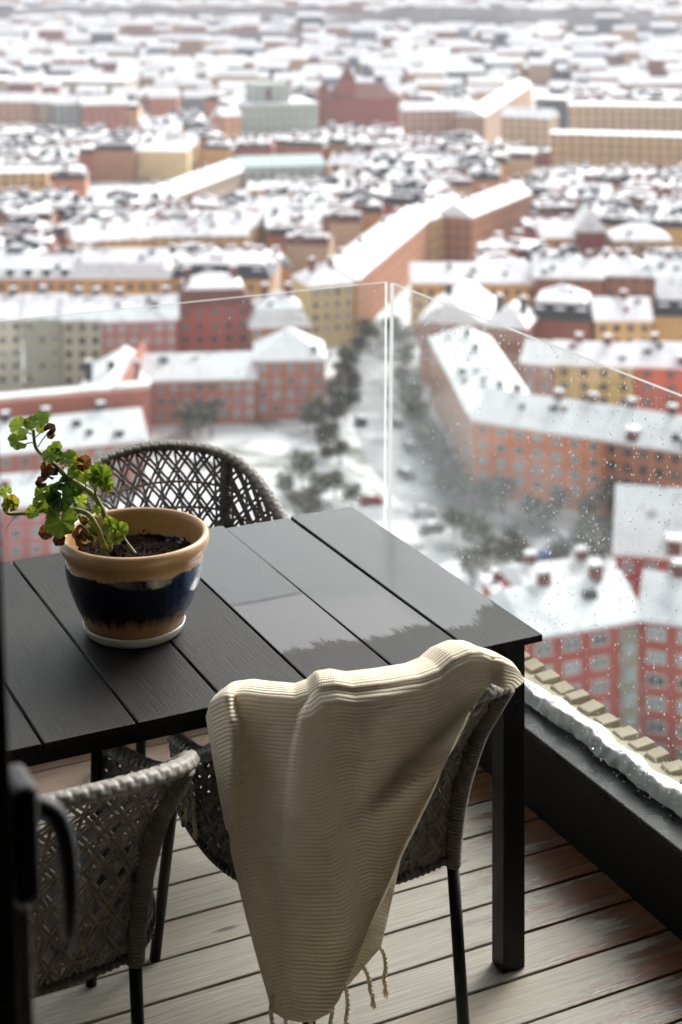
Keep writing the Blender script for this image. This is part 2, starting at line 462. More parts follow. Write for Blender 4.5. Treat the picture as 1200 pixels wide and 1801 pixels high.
pane('rain speckled glass pane to the right of the joint, above the snowy sill', [B(0.392, 1.488, 0.17), B(0.392, V_WALL, 0.17), B(0.392, V_WALL, 1.21), B(0.392, 1.464, 1.205)], EX * th, drops_right())

# ------------------------------------------------------------------ stone cornice outside, with its little blocks and the snow
cor = tag(empty('stone_cornice', B(0.485, 0, 0), BROT), 'sand coloured stone cornice with small blocks outside the right glass', 'cornice')
mb = MB()
mb.add([(0, V_WALL, -0.6), (0.135, V_WALL, -0.6), (0.135, V_WALL, 0.163), (0, V_WALL, 0.183), (0, 2.0, -0.6), (0.135, 2.0, -0.6), (0.135, 2.0, 0.163), (0, 2.0, 0.183)],
       [(0, 1, 2, 3), (7, 6, 5, 4), (3, 2, 6, 7), (1, 5, 6, 2), (0, 3, 7, 4)])
bevel(mb.build('ledge', STONE, cor), 0.004)
mb = MB()
mb.add([(-0.022, -0.027, -0.004), (0.040, -0.027, -0.004), (0.040, 0.027, -0.004), (-0.022, 0.027, -0.004), (-0.017, -0.024, 0.012), (0.036, -0.024, 0.017), (0.036, 0.024, 0.017), (-0.017, 0.024, 0.012)],
       [(0, 3, 2, 1), (4, 5, 6, 7), (0, 1, 5, 4), (1, 2, 6, 5), (2, 3, 7, 6), (3, 0, 4, 7)])
blk = mb.mesh('stone_block', STONE)
for i in range(24):
    v = -0.05 + i * 0.072
    o = link('stone_block', blk, cor, (0.100 + rnd.uniform(-0.004, 0.004), v + rnd.uniform(-0.006, 0.006), 0.168 + rnd.uniform(-0.003, 0.002)), rnd.uniform(-0.14, 0.14))
    o.rotation_euler.x = rnd.uniform(-0.08, 0.08); o.scale = (rnd.uniform(0.85, 1.1), rnd.uniform(0.85, 1.08), rnd.uniform(0.8, 1.2))
    bevel(o, 0.003, 2)
# bank of snow lying against the outside of the glass
def snow_bank():
    mb = MB(); NV, NU = 620, 34; V0, V1 = -0.6, 1.9
    grid = []
    for i in range(NV + 1):
        v = lerp(V0, V1, i / NV)
        w = 0.094 + 0.022 * nz(v * 4.3, 1.2) + 0.016 * nz(v * 13, 4.4) + 0.009 * nz(v * 37, 0.3)
        hgt = 0.058 + 0.016 * nz(v * 5.1, 9.3) + 0.012 * nz(v * 17, 2.2)
        gap = 0.010 * nz(v * 9, 7.7) + 0.004
        row = []
        for j in range(NU + 1):
            a = j / NU
            x = 0.4 - 0.4 + gap + w * a
            z = hgt * (1 - abs(2 * a - 0.85) ** 2.6 if abs(2 * a - 0.85) < 1 else 0)
            prof = max(0.0, (1 - a ** 3.2)) * min(1.0, (a * 5 + 0.35))
            z = hgt * prof
            z += (0.006 * nz(v * 20, a * 3, 2) + 0.003 * nz(v * 50, a * 7, 5) + 0.0022 * nz(v * 150, a * 20, 9)) * prof
            x += 0.006 * nz(v * 40, a * 9, 8)
            row.append((x, v, max(z, -0.004)))
        grid.append(row)
    vs = [p for r in grid for p in r]; n = NU + 1
    fs = [(i * n + j, i * n + j + 1, (i + 1) * n + j + 1, (i + 1) * n + j) for i in range(NV) for j in range(NU)]
    mb.add(vs, fs)
    return mb
o = snow_bank().build('snow_bank', SNOW, None, True, B(0.409, 0, 0.192), BROT)
tag(o, 'bank of fresh white snow lying along the sill outside the right glass', 'snow', kind='stuff')

# ------------------------------------------------------------------ the door leaf edge and its lever handle, close to the camera
DARKALU = mat('dark_aluminium', (0.012, 0.012, 0.013), 0.4, 5, 0.1)
GAP_LIGHT = mat('grey_olive_gap_light', hexc('#9a9686'), 0.6, 6, 0.1)  # pale olive carries the light of the door gap as colour
door = tag(empty('balcony_door', B(-1.520, -1.50, 0), BROT), 'dark framed balcony door edge with a black lever handle, at left', 'door')
mb = MB(); mb.box(-0.20, -0.022, -0.065, 0, 0.02, 2.5); bevel(mb.build('stile', DARKALU, door), 0.003)
mb = MB(); mb.box(-0.0215, -0.004, -0.05, -0.018, 0.02, 1.36); bevel(mb.build('gap_light_strip', GAP_LIGHT, door), 0.003)  # strip stands in for light showing through the door gap
mb = MB(); mb.box(-0.018, 0.006, -0.060, -0.002, 1.365, 1.475); lock = bevel(mb.build('lock_case', DARKALU, door), 0.008, 3)
hd = mb = MB()
mb.tube(catmull([(-0.012, -0.03, 1.440), (0.010, -0.03, 1.440), (0.026, -0.03, 1.430), (0.036, -0.03, 1.402), (0.038, -0.03, 1.357), (0.036, -0.03, 1.305)], 26), [0.010] * 20 + [0.009, 0.0085, 0.008, 0.007, 0.006, 0.004], 12)
mb.build('lever_handle', DARKALU, lock, True)
door.rotation_euler = (0, -0.0386, BROT)          # the leaf stands tilted open

# ------------------------------------------------------------------ table
TZ = 0.74
table = tag(empty('dining_table', B(0, 0, 0), BROT), 'black slatted outdoor table with a rain wet top', 'table')
N_SL, SP, TD = 9, 0.1875, 0.94
for i in range(N_SL):
    mb = MB(); mb.box(0.003, SP - 0.003, 0, TD, -0.016, 0)
    o = mb.build('slat', SLAT_W[i] if i < 3 else SLAT_DRY, table, False, (-(i + 1) * SP, 0, TZ))
    if i in (0, 1): o.rotation_euler = (math.radians(-0.35 if i == 0 else -0.5), math.radians(0.1), 0)
    bevel(o, 0.0022, 2)
TL = N_SL * SP
for (u, v) in ((-0.03, 0.03), (-0.03, TD - 0.08), (-TL + 0.085, 0.03), (-TL + 0.085, TD - 0.08)):
    mb = MB(); mb.box(-0.055, 0, 0, 0.05, 0, TZ - 0.0165); bevel(mb.build('leg', BLACK, table, False, (u, v, 0)), 0.002)
for nm, a in (('apron', (-TL + 0.09, -0.087, 0.045, 0.062)), ('apron', (-TL + 0.09, -0.087, TD - 0.062, TD - 0.045)), ('apron', (-0.062, -0.045, 0.082, TD - 0.082)), ('apron', (-TL + 0.045, -TL + 0.062, 0.082, TD - 0.082))):
    mb = MB(); mb.box(*a, TZ - 0.062, TZ - 0.0165); bevel(mb.build(nm, BLACK, table), 0.0015)

# ------------------------------------------------------------------ wicker armchairs
def m_wicker(name, c, bscale=220):
    t = NT(name); co = t.coord('Object')
    f = t.noise(t.mapping(co, (30, 30, 30)), 1.0, 3); g = t.noise(co, 260, 4)
    cc = t.ramp(f, [(0.3, tuple(x * 0.78 for x in c)), (0.7, tuple(x * 1.2 for x in c))])
    return t.done(t.bsdf(cc, 0.55, t.bump(g, 0.25, 0.001)))
WICK = m_wicker('taupe_wicker', hexc('#635c53'))
WICKR = m_wicker('lit_taupe_braid', hexc('#77726a'))  # the rim's lit top is put into a paler colour than the strands
WICKD = m_wicker('dark_taupe_wicker', hexc('#48423a'))
RIM = [(-0.262, 0.3, 0.555), (-0.278, 0.2, 0.568), (-0.288, 0.1, 0.588), (-0.294, 0.0, 0.62), (-0.29, -0.1, 0.676), (-0.264, -0.232, 0.752), (-0.216, -0.325, 0.79), (-0.12, -0.382, 0.812), (0.0, -0.4, 0.82), (0.12, -0.382, 0.812), (0.216, -0.325, 0.79), (0.264, -0.232, 0.752), (0.29, -0.1, 0.676), (0.294, 0.0, 0.62), (0.288, 0.1, 0.588), (0.278, 0.2, 0.568), (0.262, 0.3, 0.555)]
SEATC = [(-0.25, 0.29, 0.40), (-0.262, 0.20, 0.40), (-0.268, 0.10, 0.40), (-0.264, 0.0, 0.40), (-0.245, -0.08, 0.40), (-0.215, -0.15, 0.40), (-0.168, -0.197, 0.40), (-0.09, -0.218, 0.40),
         (0.0, -0.224, 0.40), (0.09, -0.218, 0.40), (0.168, -0.197, 0.40), (0.215, -0.15, 0.40), (0.245, -0.08, 0.40), (0.264, 0.0, 0.40), (0.268, 0.10, 0.40), (0.262, 0.20, 0.40), (0.25, 0.29, 0.40)]
NR = 321
RIMC = catmull(RIM, NR); SEATCC = catmull(SEATC, NR)
LRIM = sum((b - a).length for a, b in zip(RIMC, RIMC[1:]))
def samp(c, s):
    x = clamp(s) * (len(c) - 1); i = min(int(x), len(c) - 2); return c[i].lerp(c[i + 1], x - i)
def shell(s, t):
    """point of the chair's woven shell: s round the rim, t from seat (0) to rim (1)"""
    a, b = samp(SEATCC, s), samp(RIMC, s)
    p = a.lerp(b, t)
    w = t - 0.32 * math.sin(math.pi * t) * 0.9                 # the back curves: upright low down, flaring near the rim
    p.x = lerp(a.x, b.x, w); p.y = lerp(a.y, b.y, w); p.z = lerp(a.z, b.z, t)
    return p
def shell_n(s, t):
    d1 = shell(min(s + 0.004, 1), t) - shell(max(s - 0.004, 0), t); d2 = shell(s, min(t + 0.02, 1)) - shell(s, max(t - 0.02, 0))
    return d1.cross(d2).normalized()
def wrapped_tube(mb, path, r, pitch, amp, n=10, per=5, flat=1.0):
    L = sum((b - a).length for a, b in zip(path, path[1:]))
    N = int(L / pitch * per); pts = catmull(path, N)
    rad = [r + amp * abs(math.sin(math.pi * (i / per))) - amp * 0.5 for i in range(N)]
    mb.tube(pts, rad, n, flat=flat)
def braided_rim(mb, path, rw, rh):
    """rim tube covered by a two-up brick-like braid"""
    N, M = 620, 22
    pts = catmull(path, N); L = sum((b - a).length for a, b in zip(pts, pts[1:]))
    vs = []
    for i, p in enumerate(pts):
        t = (pts[min(i + 1, N - 1)] - pts[max(i - 1, 0)]).normalized()
        a = (Vector((0, 0, 1)) - t * t.z).normalized(); b = t.cross(a)
        s = i / (N - 1) * L / 0.027
        for k in range(M):
            w = 2 * math.pi * k / M
            row = k * 5.5 / M; rf = row - math.floor(row)
            ph = s + (0.5 if int(math.floor(row)) % 2 else 0.0); f = ph - math.floor(ph)
            h = min(1.0, 4.5 * min(f, 1 - f)) * min(1.0, 0.35 + 2.6 * min(rf, 1 - rf)) * (1.0 + 0.25 * nz(math.floor(ph) * 3.1, math.floor(row) * 7.3))
            e = 0.0030 * (h - 0.5)
            vs.append(p + a * math.cos(w) * (rh + e) + b * math.sin(w) * (rw + e))
    fs = [(i * M + k, i * M + (k + 1) % M, (i + 1) * M + (k + 1) % M, (i + 1) * M + k) for i in range(N - 1) for k in range(M)]
    fs += [tuple(range(M - 1, -1, -1)), tuple((N - 1) * M + k for k in range(M))]
    mb.add(vs, fs)
def make_chair():
    root = empty('wicker_armchair')
    # woven cane: diamonds on a square lattice, bounded by doubled diagonals, with straight strands between
    A = 0.058; S = LRIM; Hh = 0.40
    def strand(f, n0, n1, off, r, seg):
        pts = []; ups = []
        for i in range(seg + 1):
            x, y = f(lerp(n0, n1, i / seg))
            s, t = x / S, y / Hh
            nn = shell_n(clamp(s), clamp(t))
            pts.append(shell(clamp(s), clamp(t)) + nn * (off * math.cos(math.pi * (x - y if off > 0 else x + y) / A) + (0.0 if off else 0.0010 * math.sin(i * 2.1))))
            ups.append(nn)
        mb = MB(); mb.tube(pts, r, 6, up=ups, flat=0.42, cap=False)
        mb.build('weave_strand', WICK, root, True)
    rr = 0.36 * A
    K = int((S + Hh) / A) + 2
    for k in range(-1, K):
        for sg in (-1, 1):
            c = k * A + sg * rr                          # x + y = c
            y0, y1 = max(0.0, c - S), min(Hh, c)
            if y1 - y0 > 0.02: strand(lambda y, c=c: (c - y, y), y0, y1, 0.0022, 0.0046, max(4, int((y1 - y0) / 0.016)))
            c2 = k * A - Hh + sg * rr                    # x - y = c2
            y0, y1 = max(0.0, -c2), min(Hh, S - c2)
            if y1 - y0 > 0.02: strand(lambda y, c=c2: (c + y, y), y0, y1, -0.0022, 0.0046, max(4, int((y1 - y0) / 0.016)))
    for k in range(int(S / A) + 1):
        x = (k + 0.5) * A
        if x < S: strand(lambda y, x=x: (x, y), 0.0, Hh, 0.0, 0.0040, 20)
    for k in range(int(Hh / A)):
        y = (k + 0.5) * A
        strand(lambda x, y=y: (x, y), 0.0, S, 0.0, 0.0040, 90)
    mb = MB(); braided_rim(mb, RIMC, 0.0185, 0.0135); mb.build('rim', WICKR, root, True)
    # edge band round the foot of the shell
    mb = MB(); wrapped_tube(mb, SEATCC, 0.0085, 0.014, 0.003); mb.build('base_band', WICKD, root, True)
    # seat
    mb = MB(); ring = [p.copy() for p in SEATCC[::8]]; n = len(ring)
    top = [(p.x * 0.97, p.y * 0.97, 0.405) for p in ring]; mid = [(p.x * 0.8, p.y * 0.8 + 0.01, 0.398) for p in ring]; bot = [(p.x * 0.97, p.y * 0.97, 0.385) for p in ring]
    mb.add(top + mid + bot, [(i, i + 1, n + i + 1, n + i) for i in range(n - 1)] + [(2 * n + i + 1, 2 * n + i, i, i + 1)[::-1] for i in range(n - 1)] + [tuple(range(n, 2 * n)), tuple(range(3 * n - 1, 2 * n - 1, -1))])
    mb.build('seat', WICKD, root)
    # wrapped stiles at the back, black legs
    for sg in (-1, 1):
        st = [(sg * 0.170, -0.205, 0.385), (sg * 0.172, -0.210, 0.45), (sg * 0.180, -0.226, 0.55), (sg * 0.194, -0.262, 0.66), (sg * 0.210, -0.300, 0.735), (sg * 0.2245, -0.326, 0.786)]
        mb = MB(); wrapped_tube(mb, catmull(st, 40), 0.0165, 0.0075, 0.0035, 12, 6); mb.build('wrapped_stile', WICK, root, True)
        mb = MB(); mb.tube([(sg * 0.170, -0.205, 0.39), (sg * 0.165, -0.27, 0.0)], 0.0125, 12); mb.build('leg', BLACK, root, True)
        mb = MB(); mb.tube([(sg * 0.246, 0.262, 0.56), (sg * 0.25, 0.285, 0.39), (sg * 0.265, 0.362, 0.0)], 0.0125, 12); mb.build('leg', BLACK, root, True)
    for y in (-0.12, 0.2):
        mb = MB(); w = 0.235 if y < 0 else 0.262; mb.tube([(-w, y, 0.378), (w, y, 0.378)], 0.009, 8); mb.build('stretcher', BLACK, root, True)
    return root
chair = make_chair()
CO = Vector((-0.0162, 3.448, 0)); CO2 = Vector((-0.386, 4.337, 0)); CO3 = CO - Vector((0.604, 0.323, 0))
def seat_chair(c, loc, rot, label):
    c.location = loc; c.rotation_euler = (0, 0, rot); tag(c, label, 'chair', 'wicker armchairs at the table')
c2, c3 = copy_tree(chair), copy_tree(chair)
seat_chair(chair, CO, BROT, 'taupe wicker armchair with the cream blanket thrown over its back')
seat_chair(c2, CO2, BROT + math.pi, 'taupe wicker armchair on the far side of the table, behind the flower pot')
seat_chair(c3, CO3, BROT, 'taupe wicker armchair at lower left, nearest the balcony door')

# ------------------------------------------------------------------ cream knitted blanket over the chair back
def m_knit():
    t = NT('cream_rib_knit'); uv = t.coord('UV')
    sx = t.n('ShaderNodeSeparateXYZ'); t.l(uv, sx.inputs[0])
    wob = t.noise(uv, 9, 2)
    vv = t.math('ADD', sx.outputs[1], t.math('MULTIPLY', t.math('SUBTRACT', wob, 0.5), 0.004))
    ph = t.math('MULTIPLY', vv, 2 * math.pi / 0.0150)
    rib = t.math('POWER', t.math('ABSOLUTE', t.math('SINE', t.math('MULTIPLY', ph, 1.0))), 0.7)
    # single stitches lean one way on one rib and the other way on the next
    st = t.math('SINE', t.math('ADD', t.math('MULTIPLY', sx.outputs[0], 2 * math.pi / 0.0044), t.math('MULTIPLY', ph, 0.25)))
    hgt = t.math('ADD', rib, t.math('MULTIPLY', st, 0.12))
    fuzz = t.noise(t.coord('Object'), 420, 4, 0.7)
    hgt = t.math('ADD', hgt, t.math('MULTIPLY', fuzz, 0.35))
    c = t.ramp(t.noise(uv, 25, 4), [(0.3, hexc('#e4d6b6')), (0.7, hexc('#efe4ca'))])
    b = t.bsdf(c, 0.9, t.bump(hgt, 0.6, 0.0026), Sheen_Weight=0.25, Sheen_Roughness=0.5)
    tl = t.n('ShaderNodeBsdfTranslucent'); t.l(c, tl.inputs[0])
    mx = t.n('ShaderNodeMixShader'); mx.inputs[0].default_value = 0.12; t.l(b.outputs[0], mx.inputs[1]); t.l(tl.outputs[0], mx.inputs[2])
    return t.done(mx)
KNIT = m_knit()
YARN = mat('cream_yarn', hexc('#dccfae'), 0.9, 90, 0.1, 300, 0.5, 0.001)
def to_local(p): d = p - CO; return Vector((d.dot(EX), d.dot(EY), p.z))
def to_world(l): return CO + EX * l.x + EY * l.y + Vector((0, 0, l.z))
def _rim_y(x):
    for a, b in zip(RIMC[60:261], RIMC[61:262]):
        if (a.x - x) * (b.x - x) <= 0 and abs(b.x - a.x) > 1e-9:
            return lerp(a.y, b.y, (x - a.x) / (b.x - a.x))
    return -0.05 if abs(x) > 0.3 else -0.4
RIMY = [_rim_y(lerp(-0.312, 0.312, i / 400)) for i in range(401)]
def rim_y(x):
    """outside of the rim (local y) at local x, the back half"""
    f = clamp((x + 0.312) / 0.624) * 400; i = min(int(f), 399)
    return lerp(RIMY[i], RIMY[i + 1], f - i)
def cloth_y(x, z):
    """where the hanging cloth lies: outside the rim at the top, falling plumb and a little fuller below"""
    xx = clamp(x, -0.33, 0.33)
    top = -0.437 - 0.06 * xx * xx + 29.0 * xx ** 4
    plumb = -0.440 + 0.10 * xx * xx
    k = smooth(0.80, 0.45, z)
    return lerp(top, min(plumb, top), k * lerp(0.35, 0.8, smooth(-0.31, -0.08, xx)))
def on_cloth(px, py, lift=0.0):
    ax, az = (px - CX) / F, (py - HY) / F; d = 3.1
    for _ in range(16):
        wx, wy = ax * d - CO.x, d - CO.y
        e = wx * EY.x + wy * EY.y - (cloth_y(wx * EX.x + wy * EX.y, H - az * d) - lift)
        d -= e * 0.9
    return unpx(px, py, d)
TOP = [(366, 1262), (372, 1240), (392, 1229), (430, 1225), (470, 1230), (520, 1234), (545, 1226), (562, 1212), (590, 1208), (622, 1213), (680, 1206), (740, 1196), (775, 1183), (798, 1164), (826, 1152), (846, 1151), (862, 1158), (884, 1163), (902, 1172), (911, 1184)]
END = [(480, 1776), (500, 1789), (528, 1796), (556, 1794), (580, 1782), (596, 1758), (622, 1700), (655, 1620), (688, 1548), (706, 1502), (756, 1402), (798, 1312), (832, 1242), (856, 1198), (870, 1204), (886, 1211), (899, 1213), (908, 1207)]
def fold_lift(s, t, px, py):
    """pleats: the right hand layer lies over the left one along a fold line; softer waves elsewhere"""
    # fold line in the photograph's frame, as a curve through space
    fx = [(1205, 566), (1252, 534), (1317, 519), (1398, 508), (1506, 500), (1620, 497), (1800, 505)]
    x0 = fx[0][1]
    for (ya, xa), (yb, xb) in zip(fx, fx[1:]):
        if ya <= py <= yb: x0 = lerp(xa, xb, (py - ya) / (yb - ya))
        elif py > yb: x0 = xb
    fade = smooth(1800, 1500, py)
    step = smooth(-5, 4, px - x0) * math.exp(-max(0, px - x0) / 105) * 0.075 * (0.30 + 0.70 * fade)
    w = 0.018 * math.sin((px - x0) / 40 + 0.6) * smooth(1240, 1360, py) * (1 if px > x0 + 10 else 0.5)
    q = 0.022 * math.exp(-((px - 864 + (py - 1200) * 0.47) / 24) ** 2) * smooth(1200, 1280, py)      # long slanting fold towards the right
    q += 0.024 * math.exp(-((px - 770 + (py - 1330) * 1.15) / 34) ** 2) * math.exp(-((py - 1385) / 85) ** 2)
    q -= 0.018 * math.exp(-((px - 730 + (py - 1330) * 0.9) / 34) ** 2) * math.exp(-((py - 1400) / 110) ** 2)
    q += 0.016 * math.exp(-((px - 640 + (py - 1300) * 0.16) / 26) ** 2) * smooth(1225, 1300, py) * smooth(1700, 1450, py)
    l2 = 0.026 * math.exp(-((px - 412 - (py - 1300) * 0.12) / 26) ** 2) * smooth(1225, 1270, py) * smooth(1700, 1450, py)
    l3 = -0.020 * math.exp(-((px - 465 - (py - 1300) * 0.07) / 24) ** 2) * smooth(1225, 1300, py)
    return step + w + q + l2 + l3 + 0.012 * smooth(862, 885, px) + 0.006 * nz(px * 0.014, py * 0.008, 2.2)
blanket = tag(empty('knitted_blanket', Vector((CO.x, CO.y, 0.26)) - EY * 0.40), 'cream ribbed knit blanket draped over the chair back, with tassels', 'blanket')
BB = Vector(blanket.location)
def blanket_mesh():
    NS, NT_ = 190, 150
    rows = []; uvs = []
    INN = 34
    verts = []; uv = []
    for i in range(NS + 1):
        s = i / NS
        tx, ty = poly_at(TOP, s)
        # ends: the lower left third of the columns end along the bottom, the rest run out along the slanting right edge
        se = lerp(0.0, 1.0, s ** 1.15)
        ex, ey = poly_at(END, se)
        T3 = on_cloth(tx, ty, fold_lift(s, 0, tx, ty) * 0.4)
        TL_ = to_local(T3)
        # over the rim and down the inside
        inw = Vector((-TL_.x * 0.85, 0.12 - TL_.y, 0)).normalized()
        colv = []
        depth = 0.26
        for j in range(INN):
            a = j / (INN - 1)
            if a < 0.75:
                q = a / 0.75
                l = TL_ + inw * (0.082 + 0.15 * (1 - q)) ; l.z = TL_.z - 0.014 - depth * (1 - q)
                l += inw * 0.004 * nz(s * 14, q * 5, 6)
            else:
                q = (a - 0.75) / 0.25; w = math.pi * q
                l = TL_ + inw * (0.041 + 0.041 * math.cos(w)); l.z = TL_.z - 0.014 * (1 - q) + 0.012 * math.sin(w)
            colv.append(to_world(l))
        for j in range(1, NT_ + 1):
            t = j / NT_
            px, py = lerp(tx, ex, t), lerp(ty, ey, t)
            bow = math.sin(math.pi * t)
            if s < 0.04: px += 0
            px += -9 * bow * (1 - smooth(0.0, 0.16, s))
            px += 10 * bow * smooth(0.55, 0.95, s)
            colv.append(on_cloth(px, py, fold_lift(s, t, px, py) * (0.4 + 0.6 * smooth(0, 0.08, t))))
        ln = 0.0; lens = [0.0]
        for a, b in zip(colv, colv[1:]): ln += (b - a).length; lens.append(ln)
        zero = lens[INN - 1]
        Lout = (colv[-1] - colv[INN - 1]).length * 1.04
        for j_, (p, l_) in enumerate(zip(colv, lens)):
            verts.append(p - BB); uv.append((s * 0.62, l_ - zero if j_ < INN else (j_ - INN + 1) / NT_ * Lout))
    n = INN + NT_
    faces = [(i * n + j, (i + 1) * n + j, (i + 1) * n + j + 1, i * n + j + 1) for i in range(NS) for j in range(n - 1)]
    me = bpy.data.meshes.new('knit_cloth'); me.from_pydata([tuple(v) for v in verts], [], faces)
    lay = me.uv_layers.new(name='UVMap')
    for li, lp in enumerate(me.loops): lay.data[li].uv = uv[lp.vertex_index]
    me.materials.append(KNIT); me.polygons.foreach_set('use_smooth', [True] * len(me.polygons)); me.update()
    o = link('knit_cloth', me, blanket)
    sd = o.modifiers.new('thickness', 'SOLIDIFY'); sd.thickness = 0.009; sd.offset = 0.0
    return o
blanket_mesh()
def flap(name, left, right, lift, rows=60, cols=40, wav=0.006):
    """a further layer of the blanket, between two edges given as outlines, at its own distance behind the front layer"""
    verts = []; uv = []
    for j in range(rows + 1):
        t = j / rows; a = poly_at(left, t); b = poly_at(right, t)
        for i in range(cols + 1):
            s = i / cols; px, py = lerp(a[0], b[0], s), lerp(a[1], b[1], s)
            p = on_cloth(px, py, lift + wav * nz(px * 0.02, py * 0.02, 4.0) + 0.012 * math.sin(math.pi * s))
            verts.append(p - BB); uv.append((s * 0.15, t * 0.3))
    n = cols + 1
    me = bpy.data.meshes.new(name); me.from_pydata([tuple(v) for v in verts], [], [(j * n + i, j * n + i + 1, (j + 1) * n + i + 1, (j + 1) * n + i) for j in range(rows) for i in range(cols)])
    lay = me.uv_layers.new(name='UVMap')
    for li, lp in enumerate(me.loops): lay.data[li].uv = uv[lp.vertex_index]
    me.materials.append(KNIT); me.polygons.foreach_set('use_smooth', [True] * len(me.polygons)); me.update()
    o = link(name, me, blanket); sd = o.modifiers.new('thickness', 'SOLIDIFY'); sd.thickness = 0.008; sd.offset = 0.0
    return o
flap('under_layer', [(640, 1440), (600, 1600), (560, 1700), (555, 1770)], [(704, 1500), (690, 1570), (668, 1664), (600, 1742)], -0.030)
def tassel(path, d_or_lift, world=False):
    """twisted cord with a knot and a frayed end"""
    pts = [(unpx(x, y, d_or_lift) if world else on_cloth(x, y, d_or_lift)) - BB for x, y in path]
    c = catmull(pts, 60); mb = MB()
    L = sum((b - a).length for a, b in zip(c, c[1:]))
    for ph in (0, math.pi):
        st = []
        for i, p in enumerate(c[:52]):
            w = 2 * math.pi * (i / 60) * L / 0.017 + ph
            st.append(p + EX * math.cos(w) * 0.0021 + EY * math.sin(w) * 0.0021)
        mb.tube(st, 0.0026, 6)
    e = c[51]
    mb.tube([e + Vector((0, 0, 0.004)), e, e - Vector((0, 0, 0.005))], [0.003, 0.0052, 0.003], 8)
    for k in range(12):
        q = Vector((rnd.uniform(-1, 1), rnd.uniform(-1, 1), 0)) * 0.006
        mb.tube([e, e + q * 0.6 - Vector((0, 0, 0.010)), e + q - Vector((0, 0, rnd.uniform(0.016, 0.024)))], [0.0014, 0.0012, 0.0008], 4)
    return mb.build('tassel', YARN, blanket, True)
tassel([(663, 1662), (674, 1674), (679, 1700), (676, 1722), (682, 1742)], -0.028)
tassel([(633, 1694), (642, 1704), (650, 1724), (652, 1742), (660, 1760)], -0.026)
tassel([(604, 1728), (610, 1744), (612, 1770), (609, 1795), (612, 1812)], -0.024)
tassel([(582, 1758), (585, 1776), (582, 1796), (580, 1815), (583, 1830)], -0.004)
tassel([(480, 1752), (477, 1770), (478, 1790), (480, 1806), (478, 1824)], 0.002)
tassel([(502, 1786), (503, 1800), (500, 1815), (502, 1830)], 0.002)
tassel([(545, 1792), (546, 1806), (543, 1822), (545, 1838)], 0.002)
tassel([(318, 1340), (326, 1370), (330, 1400), (327, 1420), (329, 1438)], 3.42, True)
tassel([(328, 1350), (336, 1385), (341, 1420), (343, 1452), (344, 1474)], 3.40, True)

# ------------------------------------------------------------------ glazed pot, saucer, soil
POT = Vector((-0.4560, 3.632, TZ))
def m_pot():
    t = NT('glazed_stoneware'); co = t.coord('Object')
    sx = t.n('ShaderNodeSeparateXYZ'); t.l(co, sx.inputs[0])
    an = t.math('ARCTAN2', sx.outputs[0], t.math('MULTIPLY', sx.outputs[1], -1.0))
    cv = t.n('ShaderNodeCombineXYZ'); t.l(an, cv.inputs[0]); t.l(t.math('MULTIPLY', sx.outputs[2], 2.0), cv.inputs[1])
    lowc = t.noise(t.mapping(cv.outputs[0], (7, 1.0, 1)), 1.0, 4, 0.6)
    topc = t.noise(t.mapping(cv.outputs[0], (2.6, 0.3, 1)), 1.0, 4, 0.6, 0.4)
    low = t.math('ADD', sx.outputs[2], t.math('MULTIPLY', t.math('SUBTRACT', lowc, 0.5), 0.055))
    top = t.math('ADD', sx.outputs[2], t.math('MULTIPLY', t.math('SUBTRACT', topc, 0.5), 0.026))
    m1 = t.ramp(low, [(0.040, 0.0), (0.072, 1.0)])
    m2 = t.ramp(top, [(0.1605, 1.0), (0.1625, 0.0)])
    msk = t.math('MULTIPLY', m1, m2)
    tan = t.ramp(t.noise(co, 14, 4), [(0.3, hexc('#a07c50')), (0.7, hexc('#b48f62'))])
    streak = t.noise(t.mapping(cv.outputs[0], (5.5, 0.9, 1)), 1.0, 5, 0.65)
    side = t.ramp(t.math('MULTIPLY', an, 0.3183), [(0.10, 0.0), (0.42, 1.0)])
    blue = t.mix(t.math('MULTIPLY', t.ramp(streak, [(0.40, 0.12), (0.62, 1.0)]), side), (0.0022, 0.0035, 0.011), (0.022, 0.075, 0.21))  # lighter blue on the right is reflected light put into the glaze colour
    c = t.mix(msk, tan, blue)
    r = t.mix(msk, 0.38, 0.12)
    h = t.math('ADD', msk, t.math('MULTIPLY', t.noise(co, 30, 3), 0.12))
    return t.done(t.bsdf(c, r, t.bump(h, 0.25, 0.002), Coat_Weight=0.15, Coat_Roughness=0.2))
POTM = m_pot(); SAUCM = mat('white_glazed_saucer', (0.62, 0.61, 0.58), 0.3, 12, 0.05)
def m_soil():
    t = NT('potting_soil'); co = t.coord('Object')
    f = t.noise(co, 70, 6, 0.7)
    return t.done(t.bsdf(t.ramp(f, [(0.35, (0.006, 0.004, 0.003)), (0.6, (0.020, 0.012, 0.009)), (0.8, (0.05, 0.03, 0.022))]), 0.95, t.bump(f, 1.0, 0.010), Specular_IOR_Level=0.08))
SOILM = m_soil()
pot = tag(empty('flower_pot', POT, 0), 'tan stoneware flower pot with dark blue drip glaze on a white saucer', 'flower pot')
mb = MB()
prof = [(0.0, 0.010), (0.094, 0.010), (0.101, 0.016), (0.112, 0.036), (0.1275, 0.066), (0.1405, 0.098), (0.1485, 0.124), (0.1515, 0.144), (0.1515, 0.158), (0.1500, 0.168), (0.1505, 0.174),
        (0.1570, 0.181), (0.1630, 0.190), (0.1655, 0.200), (0.1650, 0.210), (0.1610, 0.2165), (0.1555, 0.218), (0.1505, 0.2145), (0.1475, 0.206), (0.1450, 0.185), (0.140, 0.160), (0.12, 0.13), (0.0, 0.125)]
mb.lathe(prof, 72); mb.build('pot_body', POTM, pot, True)
mb = MB(); mb.lathe([(0.0, 0.0), (0.098, 0.0), (0.106, 0.006), (0.1115, 0.020), (0.1125, 0.024), (0.1100, 0.0245), (0.104, 0.010), (0.096, 0.0075), (0.0, 0.0075)], 64)
